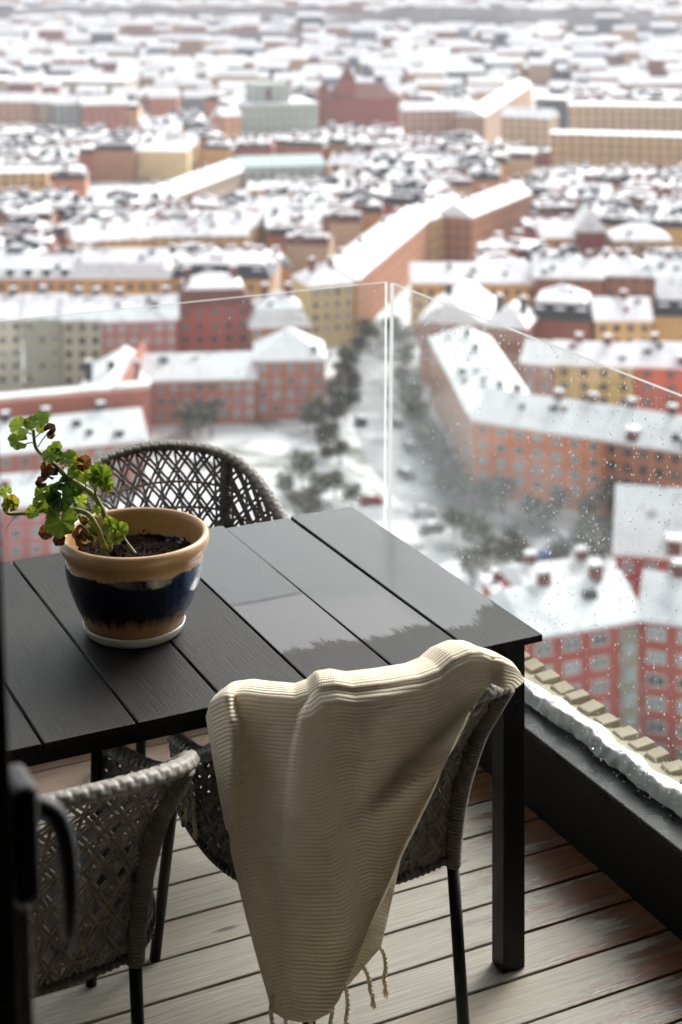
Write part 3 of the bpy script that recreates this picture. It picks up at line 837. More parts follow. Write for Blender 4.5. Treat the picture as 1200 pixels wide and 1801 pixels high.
mb.build('saucer', SAUCM, pot, True)
mb = MB(); n = 56; vs = []
for i in range(20):
    r = 0.1445 * i / 19
    for k in range(n):
        a = 2 * math.pi * k / n; x, y = r * math.cos(a), r * math.sin(a)
        vs.append((x, y, 0.160 + 0.014 * nz(x * 22, y * 22, 1) + 0.010 * nz(x * 60, y * 60, 4) + 0.006 * nz(x * 140, y * 140, 6) + 0.006 * math.exp(-((x - 0.035) ** 2 + (y + 0.01) ** 2) / 0.0012)))
mb.add(vs, [(i * n + k, i * n + (k + 1) % n, (i + 1) * n + (k + 1) % n, (i + 1) * n + k) for i in range(19) for k in range(n)])
mb.build('soil', SOILM, pot, True)
mb = MB()
for i in range(160):
    a, r = rnd.uniform(0, 6.28), 0.13 * math.sqrt(rnd.random()); q = rnd.uniform(0.003, 0.010)
    c = Vector((r * math.cos(a), r * math.sin(a), 0.170 + 0.010 * nz(r * math.cos(a) * 22, r * math.sin(a) * 22, 1)))
    d = [Vector((rnd.uniform(-1, 1), rnd.uniform(-1, 1), rnd.uniform(-1, 1))).normalized() * q for _ in range(4)]
    mb.add([c + x for x in d], [(0, 1, 2), (0, 2, 3), (0, 3, 1), (1, 3, 2)])
tag(mb.build('soil_crumbs', SOILM, pot), kind='stuff')

# ------------------------------------------------------------------ geranium in the pot
def m_leaf(name, c0, c1, edge):
    t = NT(name); co = t.coord('Object'); uv = t.coord('UV')
    sx = t.n('ShaderNodeSeparateXYZ'); t.l(uv, sx.inputs[0])
    f = t.noise(co, 60, 4)
    c = t.ramp(f, [(0.3, c0), (0.7, c1)])
    vein = t.math('ABSOLUTE', t.math('SINE', t.math('MULTIPLY', sx.outputs[0], 3.5 * 2 * math.pi)))
    c = t.mix(t.ramp(vein, [(0.0, 0.35), (0.22, 0.0)]), c, tuple(min(1, x * 1.7) for x in c1))
    e = t.math('ADD', sx.outputs[1], t.math('MULTIPLY', t.noise(co, 90, 3), 0.5))
    c = t.mix(t.ramp(e, [(1.12, 0.0), (1.30, 0.85)]), c, edge)
    b = t.bsdf(c, 0.7, t.bump(t.math('ADD', f, vein), 0.45, 0.002), Specular_IOR_Level=0.25)
    tl = t.n('ShaderNodeBsdfTranslucent'); t.l(t.mix(1.0, c, (1.6, 1.5, 0.7), 'MULTIPLY'), tl.inputs[0])
    mx = t.n('ShaderNodeMixShader'); mx.inputs[0].default_value = 0.38; t.l(b.outputs[0], mx.inputs[1]); t.l(tl.outputs[0], mx.inputs[2])
    return t.done(mx)
LEAF = {'g': m_leaf('geranium_leaf', hexc('#4e6424'), hexc('#6d8536'), hexc('#83803c')), 'l': m_leaf('pale_geranium_leaf', hexc('#788c34'), hexc('#9aad50'), hexc('#94874a')),
        'd': m_leaf('dark_geranium_leaf', hexc('#22361a'), hexc('#35502a'), hexc('#4a5a2c')), 'b': m_leaf('withered_leaf', hexc('#452b1e'), hexc('#6a4632'), hexc('#5c3a24')),
        'k': m_leaf('dry_dark_leaf', hexc('#271a17'), hexc('#46302a'), hexc('#2c1f1b')), 'o': m_leaf('yellowing_leaf', hexc('#77752e'), hexc('#9a8a3c'), hexc('#8a5a34'))}
STEM = mat('geranium_stem', hexc('#74803c'), 0.55, 50, 0.3, 120, 0.4, 0.001)
STEMB = mat('woody_geranium_stem', hexc('#7a6440'), 0.7, 60, 0.35, 140, 0.5, 0.001)
plant = tag(empty('geranium', POT + Vector((-0.03, 0, 0.165))), 'leggy green geranium with some withered leaves, leaning left out of the pot', 'plant')
PB = Vector(plant.location)
def pc(x, y, dd=0.0):                       # plant study coordinates (260 px wide crop enlarged) to a point near the pot's middle depth
    return unpx(x / 4.6154, 710 + y / 4.6154, 3.60 + dd)
def stem(pts, r0, r1, m=STEM):
    p = catmull([pc(*q) - PB for q in pts], 46); mb = MB()
    rad = [lerp(r0, r1, i / 45) * (1 + 0.22 * max(0, math.sin(i * 1.15)) ** 6) for i in range(46)]
    mb.tube(p, rad, 9); return mb.build('stem', m, plant, True)
stem([(890, 1190, 0), (880, 1040, 0), (835, 870, 0.01), (750, 735, 0.01), (640, 655, 0), (540, 590, -0.01), (440, 490, -0.01), (340, 410, 0), (288, 340, 0.01), (272, 210, 0.01)], 0.0072, 0.0036)
stem([(860, 1180, -0.01), (790, 1010, -0.02), (725, 905, -0.03), (640, 868, -0.03), (520, 858, -0.03), (400, 852, -0.04), (300, 880, -0.05), (150, 893, -0.05), (70, 893, -0.05), (40, 850, -0.05), (45, 760, -0.05)], 0.0062, 0.0030)
stem([(700, 1020, 0.02), (640, 900, 0.02), (600, 790, 0.02), (560, 660, 0.01), (500, 560, 0.01), (470, 520, 0.01)], 0.0046, 0.0028)
stem([(840, 1160, 0.02), (760, 1000, 0.02), (690, 930, 0.03), (640, 905, 0.03)], 0.0058, 0.0036, STEMB)
stem([(780, 1150, -0.02), (680, 1010, -0.02), (640, 1000, -0.02), (620, 1080, -0.02)], 0.0052, 0.0034, STEMB)
stem([(1100, 1215, -0.04), (1050, 1150, -0.03), (1005, 1085, -0.02)], 0.0030, 0.0022)
stem([(800, 790, 0.0), (775, 720, 0.0), (800, 640, 0.0), (860, 600, 0.0)], 0.0034, 0.0020)
stem([(140, 905, -0.05), (90, 960, -0.05), (55, 1010, -0.05), (48, 1055, -0.05)], 0.0009, 0.0006, STEMB)
def petiole(a, b):
    m = tuple((x + y) / 2 for x, y in zip(a, b)); p = catmull([pc(*a) - PB, pc(m[0], m[1] - 10, m[2]) - PB, pc(*b) - PB], 12); mb = MB(); mb.tube(p, 0.0013, 6); mb.build('petiole', STEM, plant, True)
for a, b in (((285, 260, 0.01), (190, 235, 0.0)), ((290, 320, 0.01), (190, 335, 0)), ((310, 350, 0), (395, 235, -0.01)), ((290, 275, 0), (350, 230, 0)), ((540, 590, 0), (640, 510, -0.01)), ((500, 520, 0), (620, 505, -0.02)),
             ((480, 540, 0), (420, 570, -0.02)), ((560, 620, 0), (440, 690, -0.03)), ((450, 500, 0), (455, 380, 0)), ((500, 560, 0), (560, 450, 0)), ((430, 850, -0.04), (440, 690, -0.04)), ((600, 860, -0.03), (500, 940, -0.06)),
             ((700, 700, 0), (690, 590, -0.01)), ((860, 1050, 0), (930, 1010, -0.03)), ((640, 870, 0), (660, 800, 0.02)), ((380, 860, -0.04), (330, 870, -0.06)), ((640, 900, 0), (500, 1080, -0.04)), ((520, 880, -0.02), (390, 1050, -0.05))):
    petiole(a, b)
def leaf(x, y, w, kind, dd, spin, tilt, roll, crumple=0.25):
    """rounded scalloped geranium leaf, cupped, seven veins"""
    lr = random.Random(int(x * 7 + y)); NA, NRD = 42, 6; R = w / 4.6154 * 3.6 / F / 2 * 1.0
    vs = [(0, 0, 0)]; uv = [(0.5, 0)]
    for i in range(1, NRD + 1):
        f = i / NRD
        for k in range(NA + 1):
            a = math.radians(lerp(-165, 165, k / NA)); g = k / NA
            lob = 1 + 0.045 * math.cos(g * 2 * math.pi * 5 + math.pi) + 0.03 * math.cos(g * 2 * math.pi * 21)
            r = R * f * (lob if i > 2 else 1)
            z = R * (0.34 * f * f * crumple * 2 + 0.11 * f * math.cos(g * 2 * math.pi * 7) + crumple * 0.9 * f * f * nz(math.cos(a) * 1.7 + x, math.sin(a) * 1.7 + y, lr.random() * 0.01))
            vs.append((r * math.cos(a), r * math.sin(a), z)); uv.append((g, f))
    n = NA + 1
    fs = [(0, 1 + k, 2 + k) for k in range(NA)] + [(1 + (i - 1) * n + k, 1 + i * n + k, 1 + i * n + k + 1, 1 + (i - 1) * n + k + 1) for i in range(1, NRD) for k in range(NA)]
    me = bpy.data.meshes.new('leaf'); me.from_pydata(vs, [], fs); lay = me.uv_layers.new(name='UVMap')
    for li, lp in enumerate(me.loops): lay.data[li].uv = uv[lp.vertex_index]
    me.materials.append(LEAF[kind]); me.polygons.foreach_set('use_smooth', [True] * len(me.polygons)); me.update()
    o = link('leaf', me, plant, pc(x, y, dd) - PB)
    o.rotation_euler = (Matrix.Rotation(math.radians(roll), 3, 'Y') @ Matrix.Rotation(math.radians(tilt), 3, 'X') @ Matrix.Rotation(math.radians(spin), 3, 'Z')).to_euler()
    return o
for a in ((318, 140, 190, 'g', 0.0, 20, 25, -12), (165, 190, 180, 'l', 0.0, 180, 38, 8), (145, 305, 165, 'g', -0.01, 200, 40, 28), (408, 205, 95, 'k', -0.01, 60, 75, 20, 0.9), (415, 250, 70, 'b', -0.01, -60, 80, 10, 0.8),
          (458, 350, 95, 'g', 0.0, 90, 75, 30), (420, 418, 165, 'g', -0.01, 170, 35, -10), (545, 440, 150, 'g', 0.0, 10, 30, -16), (600, 470, 120, 'l', 0.01, -40, 50, 20), (690, 490, 130, 'b', -0.02, -20, 60, -20, 0.9), (640, 470, 90, 'o', -0.015, 100, 60, 10, 0.6),
          (680, 580, 130, 'l', -0.01, -80, 65, 0), (745, 560, 120, 'g', 0.0, 30, 55, -10), (835, 590, 175, 'g', -0.01, -20, 50, -25, 0.35), (865, 650, 130, 'g', -0.02, -70, 70, -20, 0.5), (880, 685, 70, 'o', -0.02, -90, 80, 0, 0.6),
          (378, 512, 90, 'b', -0.02, -90, 75, 10, 0.9), (400, 582, 140, 'k', -0.02, 160, 30, 10, 0.6), (338, 642, 95, 'k', -0.03, 190, 60, 0, 0.8), (345, 722, 130, 'g', -0.03, 230, 60, 25), (430, 775, 110, 'd', -0.05, 200, 70, 15), (505, 770, 190, 'd', -0.05, -80, 72, -8, 0.2),
          (530, 640, 130, 'd', -0.02, 0, 30, -20), (650, 790, 130, 'l', 0.03, 20, 55, -10), (780, 865, 80, 'l', 0.0, 90, 70, 20), (268, 880, 120, 'l', -0.06, 180, 52, -12), (350, 845, 110, 'l', -0.05, 100, 50, 18),
          (490, 950, 250, 'g', -0.07, -100, 68, -12, 0.15), (375, 1045, 120, 'b', -0.05, 210, 60, 25, 0.8), (485, 1100, 100, 'k', -0.06, -90, 82, 25, 0.9), (95, 805, 130, 'o', -0.05, 100, 72, 15, 0.55), (75, 830, 110, 'g', -0.05, 80, 70, -25, 0.5), (50, 715, 100, 'l', -0.06, 120, 60, -20),
          (905, 1000, 130, 'g', -0.02, 70, 58, 15), (970, 1040, 150, 'g', -0.04, -10, 55, -15, 0.4), (930, 1080, 110, 'l', -0.05, -90, 65, 10, 0.4), (740, 1060, 110, 'd', -0.02, 150, 50, 10), (640, 1060, 100, 'b', -0.03, -100, 70, 10, 0.9), (760, 960, 80, 'g', -0.01, 60, 60, 0), (690, 955, 70, 'b', -0.02, 200, 60, 0, 0.8), (600, 560, 110, 'g', -0.01, 220, 45, 10), (245, 165, 110, 'g', 0.01, 150, 45, 20), (335, 195, 90, 'l', 0.0, -50, 60, 15), (475, 430, 100, 'd', 0.01, 40, 55, 10), (585, 435, 100, 'g', 0.01, -30, 60, -25), (625, 560, 110, 'l', 0.01, 130, 55, 15), (800, 545, 120, 'g', 0.01, 60, 60, -20), (780, 625, 110, 'g', -0.01, 200, 65, 15, 0.4), (560, 700, 120, 'd', -0.02, 20, 65, -15), (465, 700, 120, 'd', -0.03, 170, 60, 15), (415, 705, 100, 'g', -0.02, 140, 70, -15), (440, 865, 110, 'g', -0.05, 60, 60, 10), (570, 930, 130, 'g', -0.05, -30, 62, -20), (480, 860, 110, 'l', -0.04, 140, 55, 20), (885, 965, 100, 'l', -0.01, 110, 60, 10), (950, 1095, 100, 'g', -0.05, -130, 65, -10), (1000, 1015, 100, 'g', -0.03, 20, 60, -30), (620, 705, 100, 'd', 0.0, -20, 60, 20), (310, 800, 90, 'g', -0.05, 200, 60, -10), (560, 1010, 90, 'k', -0.04, -110, 75, 10, 0.9), (660, 1120, 90, 'b', -0.03, 160, 65, 0, 0.9)):
    leaf(*a)

# ------------------------------------------------------------------ the snowy city below
def m_ground():
    t = NT('snowy_ground'); co = t.coord('Object')
    a = t.noise(co, 0.045, 6, 0.65, 0.5); b = t.noise(co, 0.5, 4, 0.6)
    c = t.ramp(a, [(0.36, (0.085, 0.088, 0.07)), (0.43, (0.30, 0.30, 0.28)), (0.50, (0.70, 0.71, 0.73))])
    c = t.mix(t.ramp(b, [(0.60, 0.0), (0.8, 0.3)]), c, (0.16, 0.155, 0.13))
    return t.done(t.bsdf(c, 0.8))
def m_slush():
    t = NT('slushy_road'); co = t.coord('Object')
    a = t.noise(co, 0.16, 5, 0.6)
    c = t.ramp(a, [(0.35, (0.17, 0.18, 0.185)), (0.6, (0.36, 0.37, 0.38)), (0.75, (0.62, 0.64, 0.66))])
    return t.done(t.bsdf(c, 0.55))
def m_roof_snow():
    t = NT('roof_snow'); co = t.coord('Object')
    a = t.noise(co, 0.22, 5, 0.6); p = t.noise(co, 0.33, 4, 0.6, 0.6)
    c = t.ramp(a, [(0.28, (0.52, 0.53, 0.56)), (0.40, (0.74, 0.75, 0.77)), (0.58, (0.82, 0.83, 0.84))])
    c = t.mix(t.ramp(p, [(0.60, 0.0), (0.68, 0.8)]), c, (0.16, 0.16, 0.18))          # thin places where the roofing shows through
    return t.done(t.bsdf(c, 0.7, t.bump(a, 0.3, 0.4)))
GROUND = m_ground(); SLUSH = m_slush(); RSNOW = m_roof_snow()
_wm = {}
def wallm(hexcol):
    if hexcol not in _wm: _wm[hexcol] = mat('render_' + hexcol.strip('#'), hexc(hexcol), 0.85, 0.25, 0.10)
    return _wm[hexcol]
_gm = {}
def gridm(hexcol, win='#5d6468', sx=3.2, sz=3.3):
    """facade too far off to build its windows: rows of windows in the material"""
    k = (hexcol, win, sx, sz)
    if k not in _gm:
        t = NT('far_facade_' + hexcol.strip('#')); co = t.coord('Object'); s = t.n('ShaderNodeSeparateXYZ'); t.l(co, s.inputs[0])
        h = t.math('ADD', s.outputs[0], s.outputs[1])
        fx = t.math('FRACT', t.math('DIVIDE', t.math('ADD', h, 400.0), sx)); fz = t.math('FRACT', t.math('DIVIDE', t.math('ADD', s.outputs[2], 400.0), sz))
        ax = t.math('LESS_THAN', t.math('ABSOLUTE', t.math('SUBTRACT', fx, 0.5)), 0.22); az = t.math('LESS_THAN', t.math('ABSOLUTE', t.math('SUBTRACT', fz, 0.5)), 0.27)
        c = t.mix(t.math('MULTIPLY', ax, az), t.ramp(t.noise(co, 0.2, 4), [(0.3, tuple(x * 0.9 for x in hexc(hexcol))), (0.7, tuple(min(1, x * 1.1) for x in hexc(hexcol)))]), hexc(win))
        _gm[k] = t.done(t.bsdf(c, 0.8))
    return _gm[k]
SLATE = mat('dark_sheet_roof', (0.022, 0.026, 0.035), 0.5, 0.4, 0.3); REDTILE = mat('red_brown_roof', hexc('#74443a'), 0.75, 0.5, 0.25); BROWNM = mat('brown_brick', hexc('#6e5040'), 0.8, 0.6, 0.2)
TEALM = mat('weathered_copper_roof', hexc('#9fb2ae'), 0.6, 0.3, 0.1)
FRAMEM = mat('pale_window_frame', (0.60, 0.60, 0.57), 0.5, 1, 0.05)
FRAMED = mat('brown_window_frame', (0.10, 0.08, 0.07), 0.5, 1, 0.05)
PANEM = NT('window_pane'); PANEM = PANEM.done(PANEM.bsdf((0.30, 0.34, 0.34), 0.15, None, Specular_IOR_Level=0.8))  # pale base colour stands in for reflected sky
PANEK = NT('mid_tone_window_pane'); PANEK = PANEK.done(PANEK.bsdf((0.16, 0.17, 0.16), 0.2, None, Specular_IOR_Level=0.7))  # tone between the pale and the dark pane
PANED = NT('dark_window_pane'); PANED = PANED.done(PANED.bsdf((0.035, 0.04, 0.045), 0.12, None, Specular_IOR_Level=0.6))

g_ = MB(); g_.add([(-6000, -2500, 0), (6000, -2500, 0), (6000, 9500, 0), (-6000, 9500, 0)], [(0, 1, 2, 3)])
tag(g_.build('ground', GROUND, None, False, (0, 0, GZ)), kind='structure')
def road(name, pts, w, m=SLUSH, dz=0.02):
    P = catmull([G(*p) for p in pts], 40); mb = MB(); vs = []
    for i, p in enumerate(P):
        t = (P[min(i + 1, 39)] - P[max(i - 1, 0)]); t.z = 0; t.normalize(); n = Vector((-t.y, t.x, 0))
        for k in (-1, 1): vs.append(p + n * k * w / 2 + Vector((0, 0, dz)))
    mb.add(vs, [(2 * i, 2 * i + 1, 2 * i + 3, 2 * i + 2) for i in range(39)])
    return tag(mb.build(name, m), kind='structure')
road('street', [(640, 560), (650, 640), (668, 720), (700, 800), (745, 860), (800, 905)], 13)
road('path', [(560, 900), (680, 905), (820, 905), (930, 930), (1010, 1000)], 8, SLUSH, 0.04)
road('side_street', [(600, 660), (660, 668), (720, 672)], 8, SLUSH, 0.06)
road('lane', [(715, 1010), (790, 960), (870, 905)], 6, SLUSH, 0.06)

# window: frame with a cross bar, pane set back
def win_mesh(w, h, fm, cross=True):
    mb = MB()
    t = 0.14
    mb.box(-w / 2, -w / 2 + t, -0.10, 0.05, 0, h); mb.box(w / 2 - t, w / 2, -0.10, 0.05, 0, h)
    mb.box(-w / 2 + t, w / 2 - t, -0.10, 0.05, 0, t); mb.box(-w / 2 + t, w / 2 - t, -0.10, 0.05, h - t, h)
    if cross: mb.box(-0.05, 0.05, -0.08, 0.04, t, h - t)
    pm = MB(); pm.add([(-w / 2 + t, -0.02, t), (w / 2 - t, -0.02, t), (w / 2 - t, -0.02, h - t), (-w / 2 + t, -0.02, h - t)], [(0, 1, 2, 3)])
    return mb.mesh('window', fm), [pm.mesh('pane', m) for m in ((PANED, PANED, PANEK) if fm is FRAMED else (PANEM, PANEM, PANEK, PANED))]
rw = random.Random(3)
def put_window(wm_, root, loc, rot=0.0):
    w = link('window', wm_[0], root, loc, rot); link('pane', rw.choice(wm_[1]), w)
WIN = win_mesh(1.5, 1.6, FRAMEM); WIND = win_mesh(1.4, 1.6, FRAMED); WINW = win_mesh(2.2, 1.5, FRAMEM)

PROT_PX = []                                      # fronts that stay in view: x0, x1, eave row, lowest row shown, distance
FOOT = []                                         # occupied circles (x, y, r)
def occupy(A_, ax, ay, W, D):
    n = max(1, int(W / 8)); m = max(1, int(D / 8))
    for i in range(n + 1):
        for j in range(m + 1):
            p = A_ + ax * (W * i / n) + ay * (D * j / m); FOOT.append((p.x, p.y, 5.0))
def building(name, label, eL, eR, hz, D, wall, roof='gable', rh=4.0, rm=None, wins=None, chim=0, away=None, cat='building', group=None, mansard=None, over=0.5, dorm=0, chm=None, occ=True, snowm=None, show=0.42):
    """a building from the two ends of its front eave (photo point at height hz), depth D behind the front"""
    A_, B_ = G(*eL, hz), G(*eR, hz); A_.z = B_.z = GZ
    ax = (B_ - A_); W = ax.length; ax.normalize(); ay = Vector((-ax.y, ax.x, 0))
    if away == 'right': pass
    root = tag(empty(name, A_, math.atan2(ax.y, ax.x)), label, cat, group)
    if occ: occupy(A_, ax, ay, W, D)
    yb = F * 100 / min(A_.y, B_.y) + HY; ye = min(eL[1], eR[1]); PROT_PX.append((min(eL[0], eR[0]), max(eL[0], eR[0]), ye, lerp(ye, yb, show), max(A_.y, B_.y)))
    snowm = snowm or RSNOW
    mb = MB()
    z = hz
    mb.box(0, W, 0, D, 0, hz)
    gab = MB()
    if roof == 'gable': gab.add([(0, 0, hz), (0, D, hz), (0, D / 2, hz + rh - 0.2), (W, 0, hz), (W, D, hz), (W, D / 2, hz + rh - 0.2)], [(0, 2, 1), (3, 4, 5)]); mb.add(gab.v, gab.f)
    if roof == 'gable_front': mb.add([(0, 0, hz), (W, 0, hz), (W / 2, 0, hz + rh - 0.2), (0, D, hz), (W, D, hz), (W / 2, D, hz + rh - 0.2)], [(0, 1, 2), (5, 4, 3)])
    mb.build('wall', wall, root)
    o_ = over; th = 0.45; zb = hz + 0.05
    x0, x1, y0, y1 = -o_, W + o_, -o_, D + o_
    if mansard:
        mi, mh = 2.0, 3.4
        mm = MB(); mm.add([(x0, y0, zb), (x1, y0, zb), (x1, y1, zb), (x0, y1, zb), (x0 + mi, y0 + mi, zb + mh), (x1 - mi, y0 + mi, zb + mh), (x1 - mi, y1 - mi, zb + mh), (x0 + mi, y1 - mi, zb + mh)],
                          [(0, 1, 5, 4), (1, 2, 6, 5), (2, 3, 7, 6), (3, 0, 4, 7), (0, 3, 2, 1)]); mm.build('mansard', mansard, root)
        x0, x1, y0, y1, zb = x0 + mi - 0.2, x1 - mi + 0.2, y0 + mi - 0.2, y1 - mi + 0.2, zb + mh
    ym, xm = (y0 + y1) / 2, (x0 + x1) / 2
    rb = MB()
    def slab(ring_b, ring_t, faces_t):
        n = len(ring_b)
        lo = [(x, y, zb) for x, y in ring_b]; hi = [(x, y, zb + th) for x, y in ring_b]
        rb.add(lo + hi + ring_t, [tuple(range(n - 1, -1, -1))] + [(i, (i + 1) % n, n + (i + 1) % n, n + i) for i in range(n)] + faces_t)
    ring = [(x0, y0), (x1, y0), (x1, y1), (x0, y1)]; zt = zb + th + rh
    if roof == 'gable': slab(ring, [(x0, ym, zt), (x1, ym, zt)], [(4, 5, 9, 8), (6, 7, 8, 9), (5, 6, 9), (7, 4, 8)])
    elif roof == 'gable_front': slab(ring, [(xm, y0, zt), (xm, y1, zt)], [(4, 5, 8), (5, 6, 9, 8), (6, 7, 9), (7, 4, 8, 9)])
    elif roof == 'hip':
        k = min((y1 - y0) / 2, (x1 - x0) / 2) * 0.95
        if x1 - x0 >= y1 - y0: slab(ring, [(x0 + k, ym, zt), (x1 - k, ym, zt)], [(4, 5, 9, 8), (5, 6, 9), (6, 7, 8, 9), (7, 4, 8)])
        else: slab(ring, [(xm, y0 + k, zt), (xm, y1 - k, zt)], [(4, 5, 8), (5, 6, 9, 8), (6, 7, 9), (7, 4, 8, 9)])
    else: slab(ring, [], [(4, 5, 6, 7)])
    ro = rb.build('roof', rm or snowm, root)
    rr_ = random.Random(int(W * 100 + D * 10))
    for i in range(chim):
        cx_ = W * (i + 0.5 + rr_.uniform(-0.25, 0.25)) / chim; cz = zt - 1.2; c = MB(); c.box(-0.7, 0.7, -0.5, 0.5, -1.5, 2.4); c.box(-0.8, 0.8, -0.6, 0.6, 2.4, 2.75, 1)
        c.build('chimney', [chm or REDTILE, snowm], root, False, (cx_, ym + rr_.uniform(-0.5, 0.8), cz))
    for i in range(dorm):
        cx_ = W * (i + 0.5) / dorm; c = MB(); c.box(-0.9, 0.9, 0, 2.5, 0, 1.9); c.box(-1.15, 1.15, -0.25, 2.6, 1.9, 2.25, 1)
        c.build('dormer', [mansard or chm or REDTILE, snowm], root, False, (cx_, (y0 + 0.2) if mansard is None else -over + 0.7, (zb - 3.0) if mansard else zb + th + 0.15))
    for w in (wins or []):
        # side, first, step, count, floors, floor height, first sill, mesh
        side, first, step, cnt, fl, fh, sill, wm_ = w
        for i in range(cnt):
            for j in range(fl):
                x = first + i * step; zz = sill + j * fh
                if zz + 1.7 > hz: continue
                if side == 'f': put_window(wm_, root, (x, -0.06, zz))
                elif side == 'l': put_window(wm_, root, (-0.06, x, zz), -math.pi / 2)
                else: put_window(wm_, root, (W + 0.06, x, zz), math.pi / 2)
    if roof in ('gable', 'hip') and W > 12 and A_.y < 640:                 # hatches and roof lights breaking up the snow
        for i in range(int(W / 5)):
            if rr_.random() < 0.3: continue
            fy = rr_.uniform(0.2, 0.8); x = rr_.uniform(0.1, 0.9) * W; y = y0 + (ym - y0) * fy; z = zb + th + rh * fy * (1 if roof == 'gable' else 0.9)
            c = MB(); q = rr_.uniform(0.4, 0.9); c.box(-q, q, -0.4, 0.6, -0.4, rr_.uniform(0.35, 0.9)); c.build('roof_hatch', SLATE if rr_.random() < 0.7 else (chm or REDTILE), root, False, (x, y, z))
    return root
def wgrid(W, n, fl, fh, top, wm_=None, side='f'):
    """n columns evenly over W, fl floors counted down from the eave"""
    s = W / n; return (side, s / 2, s, n, fl, fh, top - fl * fh + 0.7, wm_ or WIN)
def flen(eL, eR, hz): return (G(*eR, hz) - G(*eL, hz)).length

# --- right: the orange courtyard block
eA, eB, eC, eD = (834, 742), (1062, 776), (1260, 806), (757, 598)
W1 = flen(eA, eB, 13); W2 = flen(eB, eC, 13); W3 = flen(eD, eA, 13)
building('apartment_block', 'bright orange apartment block with pale square windows and snowy roof, facing the park', eA, eB, 13, 13, wallm('#d68050'), 'gable', 4.2, wins=[wgrid(W1, 7, 4, 2.75, 13)], chim=3, chm=REDTILE)
building('apartment_block', 'brown orange apartment block with dark windows, right of the bright orange one', (1063, 776), eC, 13, 13, wallm('#ad6c48'), 'gable', 4.2, wins=[wgrid(W2, 7, 4, 2.75, 13, WIND)], chim=3, chm=REDTILE, dorm=2)
r_ = building('apartment_block', 'dusty pink wing of the orange block, running back along the street', eD, (833, 741), 13, 13, wallm('#c99a84'), 'hip', 4.0, wins=[wgrid(W3, 8, 4, 2.75, 13)], chim=3, chm=SLATE)
building('apartment_block', 'brown courtyard house behind the orange block', (918, 640), (974, 645), 13, 11, wallm('#9a6a55'), 'gable', 3.5, wins=[wgrid(flen((918, 640), (974, 645), 13), 2, 3, 2.8, 13)])
building('apartment_block', 'yellow courtyard house with dark windows behind the orange block', (976, 642), (1114, 648), 13, 11, wallm('#c9b070'), 'gable', 3.5, wins=[wgrid(flen((976, 642), (1114, 648), 13), 4, 3, 2.8, 13, WIND)], chim=2)
building('apartment_block', 'red orange house right of the yellow courtyard house', (1116, 646), (1290, 652), 13, 11, wallm('#c9684e'), 'gable', 3.8, wins=[wgrid(flen((1116, 646), (1290, 652), 13), 4, 3, 2.8, 13, WIND)], chim=2, dorm=1)
building('apartment_block', 'pink gabled house by the glass joint, at the street corner', (738, 566), (850, 572), 14, 24, wallm('#b57a6c'), 'gable_front', 5.0, wins=[wgrid(flen((738, 566), (850, 572), 14), 4, 3, 2.9, 14)], chim=1, chm=SLATE)
building('apartment_block', 'white roofed brown house right of the pink gabled house', (856, 575), (925, 580), 14, 14, wallm('#96604f'), 'hip', 4.0, chim=2, chm=SLATE)
building('apartment_block', 'dark roofed house with snow patches above the railing, right', (930, 560), (1040, 566), 14, 14, wallm('#8c5a48'), 'hip', 3.0, mansard=SLATE, dorm=3)
building('apartment_block', 'pale yellow house with a snowy roof at the right edge', (1048, 566), (1146, 566), 14, 12, wallm('#d2b57c'), 'gable', 4.0, wins=[wgrid(flen((1048, 566), (1146, 566), 14), 4, 2, 3, 14, WIND)], chim=1)
building('apartment_block', 'yellow house cut by the right edge above the railing', (1150, 556), (1260, 558), 14, 12, wallm('#cfae74'), 'gable', 4.0, mansard=SLATE, dorm=3)
# --- bottom right: the red block with stair towers
eE, eF_, eG_ = (930, 1126), (1128, 1092), (1290, 1112)
W4 = flen(eE, eF_, 20); W5 = flen(eF_, eG_, 20)
RED = wallm('#ad564a')
b1 = building('apartment_block', 'brick red tower block with pale stair strip, nearest below the railing', eE, (1127, 1092), 20, 11, RED, 'gable', 3.6, wins=[wgrid(W4, 4, 6, 2.75, 20, WINW)], chim=2)
b2 = building('apartment_block', 'red block turning the corner at the right edge, below the railing', eF_, eG_, 20, 11, RED, 'gable', 3.6, wins=[wgrid(W5, 3, 6, 2.75, 20, WINW)], chim=1)
mb = MB(); mb.box(W4 - 2.9, W4 - 0.5, -0.25, 0, 0.5, 19.4); mb.build('stair_strip', wallm('#9a9484'), b1)
for j in range(6):
    m_ = MB(); m_.box(W4 - 2.3, W4 - 1.1, -0.33, -0.255, 1.6 + j * 2.9, 3.2 + j * 2.9); m_.build('stair_window', PANEM, b1)
building('apartment_block', 'house with a broad white snow roof and red walls, right edge above the red block', (1084, 976), (1290, 992), 17, 17, wallm('#a8544a'), 'gable', 6.5, wins=[wgrid(flen((1084, 976), (1290, 992), 17), 5, 2, 2.9, 17)], chim=0, dorm=1)
building('apartment_block', 'small red brick house beside the table corner, with snow on top', (872, 1046), (936, 1040), 8, 6, wallm('#a9564e'), 'flat', 0.1, chim=1)
building('apartment_block', 'low snow covered annex behind the red block', (940, 1062), (1080, 1046), 12, 12, wallm('#b0605a'), 'gable', 2.5, chim=2)
